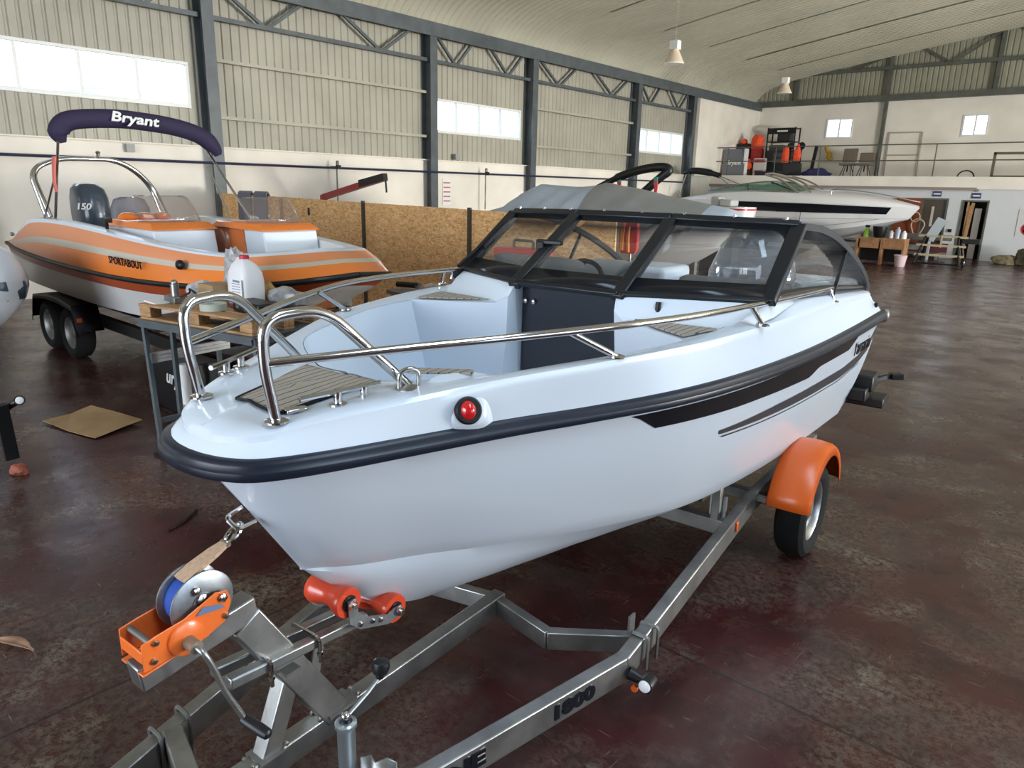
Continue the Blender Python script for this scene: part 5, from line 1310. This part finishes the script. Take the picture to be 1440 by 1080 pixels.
for s in (-1, 1):
    wheel(gb, (-.6, s*.98, .32), (0, s, 0), .32, .2)
    g = G(); g.beam((-2.5, s*.8, .55), (1.2, s*.8, .55), .08, .12); g.beam((1.2, s*.8, .55), (3.2, 0, .5), .08, .12); g.build('trailer_beam', M_galvd, gb)
g = G(); g.beam((-.6, -.95, .35), (-.6, .95, .35), .07, .07); g.build('trailer_axle', M_galvd, gb)
g = G(); g.beam((1.9, 0, .5), (1.9, 0, 1.2), .1, .1); g.build('bow_post', M_galvd, gb)
# --- red life vest hung up behind the windscreen
lv = thing('life_vest', (-5.95, 9.55, -.22), 'red and orange life vest hanging on a stand behind the centre pane', 'life vest')
g = G(); rows = []
for z, w, d in ((1.55, .12, .05), (1.62, .17, .08), (1.85, .17, .09), (2.02, .15, .08), (2.12, .11, .06), (2.17, .07, .04)):
    rows.append([V((w*math.cos(a), d*math.sin(a)*(1+.3*math.cos(a*3)), z)) for a in [2*math.pi*k/18 for k in range(18)]])
g.loft(rows, closed=True, caps=True); vb = g.build('vest_body', mat('red_vest_fabric', (.62, .05, .045), .7, var=.3, vs=9), lv)
g = G(); g.ribbon([(-.06, -.10, 1.6), (-.05, -.11, 1.85), (-.04, -.09, 2.05)], .05, .03, (1, 0, 0)); g.ribbon([(.06, -.10, 1.58), (.05, -.11, 1.80), (.05, -.1, 1.95)], .035, .03, (1, 0, 0)); g.build('orange_strap', mat('orange_strap', (.75, .32, .06), .7), vb)
g = G(); g.cyl((0, .06, .22), (0, .06, 2.1), .02, 8); g.lathe((0, .06, .22), (0, 0, 1), [(0, .22), (.03, .22), (.05, .05)], 16); g.build('stand', M_galvd, lv)
# --- white cruiser with black side stripe
wc_ = thing('white_cruiser', (-10.94, 29.6, -.164), 'long white cruiser with black window stripe and green tinted windscreen, below the mezzanine', 'boat')
wc_.scale = (1.073,)*3
M_wg = mat('cruiser_gelcoat', (.70, .70, .71), .25, coat=.2); M_gg = glass('green_screen', (.62, .78, .70), 1.0, .12, (.5, .65, .58))
xs = [-4.3, -3.4, -2, -.5, 1, 2.2, 3.1, 3.75, 4.1, 4.25]
bs_ = [1.15, 1.22, 1.27, 1.28, 1.22, 1.05, .78, .44, .18, 0]
gun = lambda x: 2.02+.05*max(0, x/4)-.0*x
def crow(i):
    x, b = xs[i], bs_[i]; k = max(0, (x-.5)/3.75); row = []
    zc = 1.0+.55*k**1.8; zk = .62+.95*k**2.3
    for t, z in ((1, 2.0-.08*k), (.99, 1.97-.08*k), (.99, 1.66+.02*k), (.97, 1.64+.02*k), (.95, 1.45+.1*k), (.94, 1.44+.1*k), (.90, zc+.18), (.89, zc+.16), (.82, zc), (.45, (zc+zk)/2-.03), (0, zk)):
        row.append(V((x-(1.95-z)*k*.75, -b*t, z)))
    return row
rr = [crow(i) for i in range(len(xs))]; rows = [catmull([r[c] for r in rr], 5) for c in range(len(rr[0]))]
NX = len(rows[0])
def cm(r, c):
    if r == 1: return 1 if 9 <= c < 33 and not (c >= 33) else 0
    if r in (4, 6): return 2
    return 0
g = G(); g.loft(rows, mi=cm); st_ = [r[0] for r in rows]; g.loft([st_, [V((p.x, 0, p.z)) for p in st_]]); omirror(g); g.build('hull', [M_wg, M_blk, M_str], wc_, weld=True, ang=30)
# deck and cabin mouldings
g = G(); rows = []
for x, b, z0, zc in ((-4.3, 1.13, 2.0, 2.02), (-3.2, 1.2, 2.16, 2.2), (-2.2, 1.22, 2.27, 2.32), (-.5, 1.2, 2.32, 2.38), (1.0, 1.1, 2.26, 2.42), (2.2, .88, 2.18, 2.34), (3.1, .6, 2.10, 2.2), (3.8, .28, 2.0, 2.05), (4.2, .04, 1.93, 1.94)):
    gz = 2.0-.08*max(0, (x-.5)/3.75)
    rows.append([V((x, -b*1.04, gz)), V((x, -b*1.0, gz+(z0-gz)*.5)), V((x, -b*.93, z0)), V((x, -b*.5, zc)), V((x, 0, zc+.03))])
rows = [catmull([r[c] for r in rows], 4) for c in range(5)]
g.loft(rows); omirror(g); g.build('deck_moulding', M_wg, wc_, weld=True, ang=45)
g = G(); w0 = catmull([(-2.9, -1.12, 2.30), (-1.6, -1.12, 2.36), (-.2, -1.04, 2.38), (.6, -.6, 2.42), (.8, 0, 2.43)], 5); w1 = catmull([(-2.9, -1.10, 2.33), (-1.6, -.98, 2.58), (-.9, -.88, 2.68), (-.35, -.5, 2.70), (-.2, 0, 2.70)], 5)
g.loft([w0, w1]); omirror(g); ws_ = g.build('windscreen', M_gg, wc_, solid=.01)
g = G(); g.tube(w1, .022, 8); g.tube([V((p.x, -p.y, p.z)) for p in w1], .022, 8); g.build('windscreen_rail', M_galv, ws_)
for i in (6, 12): g = G(); g.cyl(w0[i], w1[i], .018, 8); g.build('windscreen_post', M_black, ws_)
for s in (-1, 1):
    g = G(); g.tube(catmull([(.5, s*.95, 2.32), (-.2, s*.95, 2.75), (-.8, s*.9, 2.93), (-.9, 0, 3.0)], 6), .035, 8); g.tube(catmull([(.9, s*.9, 2.35), (.2, s*.92, 2.72), (-.5, s*.9, 2.93)], 6), .03, 8); g.build('tower_arch', mat('champagne_tower', (.33, .29, .25), .4, .4), wc_)
g = G(); g.tube(catmull([(-4.0, -1.1, 2.94), (-3.7, -1.0, 3.05), (-3.2, -.9, 3.02), (-2.6, -.8, 2.88)], 6), [.06]*4+[.13]*11+[.1]*4, 10); g.build('bimini_boot', M_black, wc_)
for a, b in (((-3.9, -1.1, 2.92), (-4.1, -1.15, 2.1)), ((-2.7, -.85, 2.9), (-1.9, -1.1, 2.4)), ((-2.6, -.8, 2.86), (-1.2, -1.05, 2.40))): g = G(); g.cyl(a, b, .018, 8); g.build('bimini_pole', M_galv, wc_)
g = G(); g.tube(catmull([(1.6, -.95, 2.28), (1.7, -.92, 2.46), (2.6, -.72, 2.40), (3.4, -.45, 2.28), (4.0, -.15, 2.14), (4.2, 0, 2.1)], 5), .018, 6); g.build('bow_rail', M_galv, wc_)
g = G(); g.tube([(-.1, -1.30, 1.66), (3.0, -.93, 1.72)], .012, 6); g.cyl((.75, -1.27, 1.67), (.75, -1.27, 1.35), .012, 6); fd = g.build('fender_line', M_black, wc_)
g = G(); g.lathe((.75, -1.36, 1.20), (0, 1, 0), [(0, .06), (.02, .15), (.09, .15), (.11, .06)], 18); g.build('blue_fender', mat('blue_fender', (.06, .16, .42), .5), fd)
g = G(); g.box((-4.25, -.6, 1.5), (.3, .9, .8)); g.build('stern_gear', M_black, wc_)
g = G(); g.prism([(-2.3, -1.30, 1.36), (.2, -1.30, 1.42), (-.9, -1.29, 1.14), (-2.1, -1.28, 1.16)], (0, -.01, 0)); g.build('dark_lower_panel', M_blk, wc_)
ct_ = thing('cruiser_trailer', (-10.94, 29.6, 0), 'dark multi axle trailer under the long white cruiser', 'trailer')
for s in (-1, 1):
    g = G(); g.beam((-4.2, s*.9, .50), (1.6, s*.9, .52), .1, .16); g.beam((1.6, s*.9, .52), (4.8, s*.08, .52), .1, .16); g.build('trailer_beam', M_galvd, ct_)
    for x in (-2.4, -1.6): wheel(ct_, (x, s*1.08, .33), (0, s, 0), .33, .2)
for x in (-3.8, -1.0, 1.2): g = G(); g.beam((x, -.9, .5), (x, .9, .5), .1, .1); g.build('cross_beam', M_galvd, ct_)
g = G(); g.beam((3.4, 0, .55), (3.2, 0, 1.5), .1, .1); g.build('bow_post', M_galvd, ct_)
for x in (-2.5, 0.5): g = G(); g.box((x, 0, .58), (.3, 1.2, .10)); g.build('hull_support', M_black, ct_)
# stern of a small white boat with a red line, left of the cruiser
sw_ = thing('white_skiff', (-9.15, 20.6, -.13), 'small white boat stern with red line, showing between tarpaulin and white cruiser', 'boat')
g = G(); rows = []
for x, b in ((-1.2, .48), (-.5, .5), (.1, .48), (.34, .36), (.42, .12), (.45, 0)):
    k = max(0, x/1.0); rows.append([V((x, -b, 2.0)), V((x, -b, 1.955)), V((x, -b, 1.905)), V((x-.1*k, -b*.92, 1.55)), V((x-.3*k, -b*.6, 1.2)), V((x-.4*k, 0, 1.1))])
rows = [catmull([r[c] for r in rows], 4) for c in range(6)]
g.loft(rows, mi=lambda r, c: 1 if r == 1 else 0); omirror(g); t_ = rows[0]; g.loft([t_, [V((p.x, -p.y, p.z)) for p in t_]]); g.build('hull', [M_wg, mat('red_line', (.5, .02, .03), .4)], sw_, weld=True)
g = G(); g.box((-.35, 0, 2.10), (.4, .5, .2)); g.box((-.7, 0, 2.14), (.3, .4, .26)); g.build('engine_cowl', mat('pale_grey_cowl', (.42, .42, .42), .4), sw_, bevel=.05)
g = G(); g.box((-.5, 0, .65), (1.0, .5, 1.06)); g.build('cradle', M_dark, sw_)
# --- work bench with bottles in front of the far wall
wb_ = thing('wooden_bench', (-6.95, 27.2, 0), 'low orange brown wooden bench near the far wall, beside a pink bucket', 'bench')
M_bw = mat('orange_bench_wood', (.33, .165, .075), .65, var=.3, vs=5)
g = G(); g.box((0, .3, .86), (1.55, .62, .05)); g.build('bench_top', M_bw, wb_)
for x in (-.74, .05, .74): g = G(); g.box((x, .3, .42), (.06, .56, .84)); g.build('bench_panel', M_bw, wb_)
for x in (-.34, .40): g = G(); g.box((x, .04, .68), (.62, .04, .30)); g.build('bench_drawer', M_bw, wb_)
g = G(); g.box((0, .5, .42), (1.4, .03, .7)); g.build('bench_back', M_dark, wb_)
ZB = .886
def onb(x, y=.25): return V((-6.95+x, 27.2+y, ZB))
bo = thing('spray_bottle', onb(-.52), 'lime green spray bottle on the left of the orange bench', 'bottle')
g = G(); g.lathe((0, 0, 0), (0, 0, 1), [(0, .10), (.20, .10), (.28, .06), (.33, .035)], 14); g.build('bottle_body', mat('lime_plastic', (.30, .55, .06), .4), bo)
g = G(); g.box((0, 0, .37), (.14, .06, .08)); g.build('trigger', M_black, bo)
g = G(); g.lathe((0, 0, 0), (0, 0, 1), [(0, .14), (.05, .18), (.36, .24), (.38, .24)], 18); o = g.build('black_tub', M_black); o.location = onb(-.10, .2); tag(o, 'black plastic tub standing on the orange bench', 'tub')
for x, h, c, nm in ((.26, .26, (.55, .52, .55), 'pale mauve jar on the orange bench, right of the black tub'), (.46, .38, (.35, .4, .48), 'tall grey blue bottle on the orange bench'), (.66, .26, (.72, .72, .72), 'white square jug on the right end of the orange bench')):
    g = G(); g.lathe((0, 0, 0), (0, 0, 1), [(0, .085), (h*.75, .085), (h*.88, .04), (h, .04)], 14); o = g.build('jar' if h < .3 else 'bottle', mat('jar_%d' % int(c[0]*100), c, .4)); o.location = onb(x); tag(o, nm, 'bottle')
bk = thing('bucket', (-6.16, 26.9, 0), 'pink bucket on the floor right of the orange bench', 'bucket')
g = G(); g.lathe((0, 0, 0), (0, 0, 1), [(0, .14), (.02, .15), (.36, .20), (.38, .21), (.36, .19), (.03, .135)], 20); g.build('bucket_body', mat('pink_plastic', (.66, .50, .52), .5), bk)
g = G(); g.tube([V((.21*math.cos(a), -.02, .36-.10*math.sin(a))) for a in [math.pi*k/10 for k in range(11)]], .008, 6); g.build('bucket_handle', M_galvd, bk)
# dark framed trolley with pale slats
tr_ = thing('boat_dolly', (-5.35, 28.6, 0), 'black tubular dolly with pale wooden slats in front of the glazed door', 'trolley')
for x in (-.62, .62):
    g = G(); g.tube(fillet([(x*1.1, -.4, .06), (x*1.1, .5, .06), (x*.8, .3, .95), (x*.8, -.1, .95), (x*1.1, -.4, .06)], .06), .045, 8); g.build('dolly_frame', M_black, tr_)
g = G(); g.cyl((-.68, -.38, .08), (.68, -.38, .08), .03, 8); g.build('dolly_crossbar', M_black, tr_)
for i, (y, z) in enumerate(((-.05, .98), (-.2, .68), (-.3, .36))):
    g = G(); g.box((.02, y, z), (1.5, .06, .07)); g.build('slat', mat('pale_slat', (.42, .36, .24), .7), tr_)
g = G(); g.box((.0, -.1, .82), (.05, .04, .42)); g.build('slat_upright', mat('pale_slat', (.42, .36, .24), .7), tr_)
wheel(tr_, (.72, .1, .16), (1, 0, 0), .16, .08)
g = G(); g.box((.85, .1, .86), (.5, .2, .16)); g.build('dolly_tray', M_black, tr_)
# trailer frame lying behind, wood panel and glass sheet leaning on the wall
ft = thing('long_trailer_frame', (-7.2, 31.6, 0), 'grey and dark red long trailer frame lying low below the cruiser bow', 'trailer')
g = G(); g.beam((-1.6, 0, .80), (1.6, 0, .80), .1, .22); g.build('upper_beam', M_galvd, ft)
g = G(); g.beam((-1.6, 0, .42), (1.5, 0, .42), .1, .34); g.build('red_beam', mat('dark_red_paint', (.10, .02, .022), .5), ft)
g = G(); g.beam((-1.6, 0, .18), (1.5, 0, .18), .1, .10); 
for x in (-1.3, 1.2): g.box((x, 0, .07), (.1, .3, .14))
g.build('lower_beam', M_galv, ft)
g = G(); g.box((-7.42, YM-.10, 1.12), (.92, .05, 2.22), (R(-2), 0, 0)); tag(g.build('wood_panel', mat('red_brown_panel', (.23, .055, .02), .5, var=.15, vs=2), smooth=False), 'red brown wooden panel leaning on the wall beside the glazed door', 'panel')
g = G(); g.tube([V((.22*math.cos(a)*(1+.15*math.sin(3*a)), .0, .30*math.sin(a))) for a in [2*math.pi*k/24 for k in range(24)]], .03, 8, closed=True); g.tube([V((-.12+.16*math.cos(a), -.03, .36+.18*math.sin(a))) for a in [2*math.pi*k/20 for k in range(20)]], .025, 8, closed=True); o = g.build('rope_coil', mat('pale_rope', (.48, .36, .26), .9)); o.location = (-6.95, YM-.24, 1.15); tag(o, 'pale rope coil hanging before the red brown panel', 'rope')
g = G(); g.box((-6.05, 30.9, 1.12), (.34, .03, .85), (R(-10), R(22), 0)); g.box((-6.2, 30.95, .4), (.06, .2, .8)); tag(g.build('blue_sheet', mat('pale_blue_sheet', (.40, .46, .50), .3)), 'pale blue grey sheet leaning in front of the glazed door', 'sheet')
for i, x in enumerate((-6.50, -5.19)):
    sg = thing('door_sign', (x, YM-.02, 2.40 if i == 0 else 2.36), 'small navy sign above the %s doorway' % ('closed glazed' if i == 0 else 'open dark'), 'sign')
    g = G(); g.box((0, -.0, 0), (.30, .02, .20)); g.build('sign_plate', mat('navy_sign', (.03, .04, .13), .4), sg)
    g = G(); g.box((0, -.012, 0), (.24, .004, .05)); g.build('sign_text_line', M_white, sg)
g = G(); g.box((0, 0, 0), (.10, .05, .10)); g.box((0, -.03, 0), (.05, .02, .05)); o = g.build('wall_fixture', mat('grey_fixture', (.3, .3, .28), .5)); o.location = (-5.19, YM-.03, 2.56); tag(o, 'small grey fixture above the sign over the open doorway', 'fixture')
g = G(); g.box((0, 0, 0), (.12, .05, .12)); o = g.build('wall_switch', M_black); o.location = (-5.86, YM-.03, 1.05); tag(o, 'small black switch on the white wall between the two doorways', 'switch')
g = G(); g.beam((-5.35, YM-.06, .02), (-5.24, YM-.02, 2.1), .05, .10, (1, 0, 0)); g.beam((-5.45, YM+.5, .02), (-5.36, YM+.3, 2.0), .05, .12, (1, 0, 0)); tag(g.build('leaning_boards', M_wood), 'long wooden boards leaning inside the open dark doorway', 'boards')
g = G(); g.beam((-5.12, YM+.45, .02), (-5.08, YM+.25, 1.9), .22, .03, (0, 1, 0)); tag(g.build('leaning_plank', M_white), 'white plank leaning inside the open dark doorway', 'plank')
ps = thing('wall_poster', (-3.45, YM-.015, 1.45), 'white poster with red mark at the right edge of the picture', 'poster')
g = G(); g.box((0, 0, 0), (.62, .012, .95)); g.build('poster_sheet', mat('poster_paper', (.62, .60, .60), .5), ps)
g = G(); g.lathe((.05, -.008, -.22), (0, -1, 0), [(0, .22), (.006, .22), (.006, .17), (0, .17)], 20); g.box((.05, -.012, -.22), (.36, .004, .05)); g.build('red_emblem', mat('poster_red', (.5, .03, .04), .5), ps)
g = G(); g.box((.12, -.010, .25), (.25, .006, .10)); g.box((.10, -.010, .06), (.28, .006, .03)); g.build('dark_print', M_black, ps)
for i, (x, y, r, c, lab) in enumerate(((-3.75, 31.4, (.42, .3, .22), (.22, .18, .11), 'olive brown bundle on the floor by the white end wall'), (-3.0, 31.3, (.5, .35, .40), (.10, .09, .055), 'larger dark heap at the right edge, by the white end wall'))):
    crumple('floor_bundle', (x, y, 0), r, mat('bundle_%d' % i, c, .85, var=.5, vs=6), 20+i, lab, 'bundle')

# ================================================================== stored things on the mezzanine
ZM = 3.0
bd = thing('display_board', (-15.1, 32.85, ZM), 'grey display board with white lettering behind the mezzanine railing', 'board')
g = G(); g.box((0, 0, .62), (1.05, .05, 1.2), (R(-6), 0, 0)); g.build('board_panel', mat('slate_board', (.16, .165, .19), .5), bd)
text('board_lettering', 'Bryant', .26, ((0.0, -.045, .60), (1, 0, 0), (0, .1, 1)), M_white, bd, bold=.006, shear=.2)
g = G(); g.box((.50, .12, .62), (.08, .30, 1.2)); g.build('board_side', M_white, bd)
rk = thing('storage_rack', (-14.05, 35.7, ZM), 'black metal storage rack filled with gear on the mezzanine', 'rack')
for x in (-.65, .65):
    for y in (-.3, .3): g = G(); g.box((x, y, 1.15), (.05, .05, 2.3)); g.build('upright', M_black, rk)
for z in (.35, 1.05, 1.65, 2.25): g = G(); g.box((0, 0, z), (1.35, .66, .04)); g.build('shelf', M_black, rk)
g = G(); g.box((0, -.31, 2.12), (1.3, .02, .24)); g.build('rack_header', M_black, rk)
g = G(); g.box((0.05, -.325, 2.13), (.5, .006, .07)); g.build('header_mark', M_white, rk)
for i, (x, z, sx, sz, c, lab) in enumerate(((-.3, .37, .5, .5, (.03, .03, .035), 'black box on the low shelf of the mezzanine rack, left'), (.35, .37, .5, .4, (.06, .055, .05), 'dark grey box on the low shelf of the mezzanine rack, right'), (-.2, 1.07, .7, .42, (.10, .085, .07), 'brown grey carton on the middle shelf of the mezzanine rack'), (.1, 1.67, .6, .34, (.02, .02, .02), 'black carton on the top shelf of the mezzanine rack'))):
    g = G(); g.box((0, 0, sz/2), (sx, .5, sz)); o = g.build('storage_box', mat('rack_box_%d' % i, c, .6), bevel=.01); o.location = (-14.05+x, 35.7, ZM+z+.022); tag(o, lab, 'box', 'boxes on the mezzanine rack')
cb_ = thing('black_cabinet', (-13.55, 34.6, ZM), 'black cabinet with grey drawers in front of the mezzanine rack', 'cabinet')
g = G(); g.box((0, 0, .6), (1.5, .5, 1.2)); g.build('cabinet_body', mat('cabinet_black', (.02, .02, .022), .5), cb_)
for z in (.75, 1.0): g = G(); g.box((.1, -.26, z), (.9, .02, .2)); g.build('drawer', mat('dark_drawer', (.09, .09, .095), .5), cb_)
crt = thing('crate_stack', (-15.58, 34.5, ZM), 'dark crates with red lid at the left end of the mezzanine', 'crates')
g = G(); g.box((0.2, 0, .65), (.66, .5, 1.3)); g.build('crate', mat('maroon_dark', (.05, .02, .02), .6), crt)
g = G(); g.box((.2, 0, 1.42), (.62, .45, .22)); g.build('crate_tray', M_black, crt)
M_fl = mat('fluorescent_orange_red', (.90, .085, .02), .6, var=.25, vs=7)
for i, (x, y, z, r, lab) in enumerate(((-14.72, 34.35, 1.30, (.30, .2, .38), 'bright orange life jacket heap, highest one on the mezzanine'), (-14.95, 33.9, .35, (.26, .18, .26), 'round bright orange life jacket low behind the railing'), (-15.45, 34.5, 1.53, (.17, .15, .13), 'flat orange red bag on top of the dark crates'), (-13.02, 33.55, .62, (.17, .10, .42), 'bright orange life jacket hanging in front of the black cabinet, left'), (-12.5, 33.55, .70, (.17, .10, .38), 'bright orange life jacket hanging in front of the black cabinet, right'))):
    o = crumple('life_jacket', (x, y, ZM+z), r, M_fl, 30+i, lab, 'life jacket', .6, grp='orange life jackets on the mezzanine')
g = G(); g.box((-14.72, 34.45, ZM+.65), (.5, .3, 1.3)); tag(g.build('jacket_crate', mat('red_carton', (.45, .03, .03), .6)), 'tall red carton under the highest orange life jackets', 'carton')
pb_ = thing('white_red_box', (-14.3, 33.9, ZM), 'white box with red print standing by the orange life jackets', 'box')
g = G(); g.box((0, 0, .42), (.55, .2, .84)); g.build('box_body', mat('off_white_board', (.62, .60, .57), .6), pb_)
g = G(); g.box((0, -.105, .72), (.5, .01, .14)); g.box((0.0, -.105, .25), (.4, .01, .1)); g.build('red_print', mat('box_red', (.45, .05, .05), .6), pb_)
g = G(); g.box((-14.95, 33.9, ZM+.17), (.5, .3, .34)); tag(g.build('low_carton', mat('brown_carton', (.13, .06, .04), .7)), 'low brown carton under the round orange life jacket', 'carton')
g = G(); g.box((-12.75, 33.8, ZM+.3), (.75, .25, .60)); tag(g.build('dark_trunk', mat('dark_trunk', (.03, .03, .035), .6)), 'dark trunk under the two hanging orange life jackets', 'trunk')
for i, x in enumerate((-12.98, -12.5)):
    g = G(); g.lathe((x, 34.0, ZM+1.35), (0, -1, 0), [(0, .13), (.05, .17), (.10, .13)], 18); g.box((x, 34.0, ZM+.68), (.05, .05, 1.36)); tag(g.build('boat_propeller_stand', M_black), 'black round topped stand behind the %s hanging life jacket' % ('left' if i == 0 else 'right'), 'stand')
g = G(); g.beam((-12.1, 34.3, ZM), (-11.95, 34.3, ZM+1.35), .12, .12); tag(g.build('black_bag', M_black), 'narrow black bag upright right of the hanging life jackets', 'bag')
bb = crumple('blue_tarp', (-11.6, 33.6, ZM), (.62, .3, .22), mat('navy_tarp', (.03, .03, .12), .7, var=.3, vs=5), 41, 'folded navy tarpaulin on the mezzanine floor left of the chairs', 'tarpaulin', .6)
g = G(); g.box((-13.4, 33.2, ZM+.12), (1.5, .3, .24)); tag(g.build('black_mat_stack', M_dark), 'low black stack of mats behind the mezzanine railing', 'mats')
yl = thing('yellow_float', (-12.1, 36.4, ZM), 'yellow knotted float hanging on the mezzanine wall', 'float')
g = G(); g.tube(catmull([(-.15, 0, 1.45), (-.05, -.05, 1.25), (.1, 0, 1.1), (.0, -.05, .98), (.2, 0, .85)], 6), .085, 10); g.build('float_body', mat('yellow_vinyl', (.55, .33, .03), .5, var=.3, vs=10), yl)
g = G(); g.cyl((-.15, 0, 1.5), (-.15, .3, 1.5), .01, 6); g.build('float_hook', M_galvd, yl)
def chair(x, lab, tall):
    t = thing('stacked_chair', (x, 35.6, ZM), lab, 'chair', 'chairs stored on the mezzanine')
    m = mat('brown_chair_fabric', (.17, .135, .10), .8)
    g = G(); g.box((0, .2, 1.02 if tall else .92), (.62, .08, .60 if tall else .42), (R(-8), 0, 0)); g.build('backrest', m, t, bevel=.03)
    g = G(); g.box((0, -.05, .62), (.62, .5, .10)); g.build('seat', m, t, bevel=.03)
    for a in range(4):
        s = 1 if a % 2 else -1; u = 1 if a > 1 else -1
        g = G(); g.tube([(s*.12, u*.08, .58), (s*.26, u*.24, .0)], .018, 6); g.build('leg', M_black, t)
    g = G(); g.cyl((0, -.03, .3), (0, -.03, .58), .03, 8); g.build('pedestal', M_black, t)
chair(-10.92, 'brown chair with taller backrest on the mezzanine, left of two', True); chair(-10.2, 'brown chair with lower backrest on the mezzanine, beside the steel post', False)
g = G(); g.cyl((-10.56, 35.25, ZM), (-10.56, 35.25, ZM+1.3), .02, 6); tag(g.build('thin_pole', M_greens), 'thin dark pole standing between the two brown chairs', 'pole')
fr_ = thing('faint_wall_frame', (-8.9, 36.64, ZM), 'thin pale wooden frame leaning on the mezzanine wall between the windows', 'frame')
for a, b in (((-.75, 0, 0), (-.75, 0, 2.0)), ((.58, 0, 0), (.58, 0, 2.0)), ((-.75, 0, 2.0), (.58, 0, 2.0)), ((-.75, 0, 1.05), (.58, 0, 1.05))): g = G(); g.beam(a, b, .05, .04, (0, 1, 0)); g.build('frame_bar', mat('beige_frame', (.42, .38, .32), .7), fr_)
tbm = thing('steel_table_frame', (-4.3, 33.6, ZM), 'brown steel table frame on the mezzanine at the right edge', 'frame')
for x in (-.72, 1.6): g = G(); g.box((x, 0, .48), (.09, .09, .96)); g.build('leg', mat('brown_steel', (.13, .10, .07), .6), tbm)
for z in (.93, .08): g = G(); g.box((.44, 0, z), (2.4, .09, .09)); g.build('cross_bar', mat('brown_steel', (.13, .10, .07), .6), tbm)
hs = thing('coiled_hose', (-5.75, 32.9, ZM), 'dark coiled hose on the mezzanine edge near the right window', 'hose')
g = G(); g.tube([V((.28*math.cos(a), 0, .02+.26*math.sin(a))) for a in [math.pi*k/14 for k in range(15)]], .025, 8); g.build('hose_loop', M_black, hs)
# notices on the left wall
g = G(); g.box((0, 0, 0), (.012, .34, .75)); o = g.build('wall_notice', M_white); o.location = (XL+.07, 15.35, 2.1); tag(o, 'narrow white notice with red lines on the left wall by a column', 'notice')
g = G()
for k in range(5): g.box((.008, 0, .26-k*.13), (.006, .28, .035))
q_ = g.build('red_lines', mat('notice_red', (.5, .12, .12), .6), o)
for y, z, lab in ((6.45, 2.86, 'small grey lamp fitting on the left wall above the orange boat hoop'), (16.9-1.2, 3.1, 'small pale box on the left wall ledge below the second window')):
    g = G(); g.box((0, 0, 0), (.10, .16, .16)); o = g.build('wall_box', mat('grey_fixture', (.3, .3, .28), .5)); o.location = (XL+.12, y, z); tag(o, lab, 'fixture')
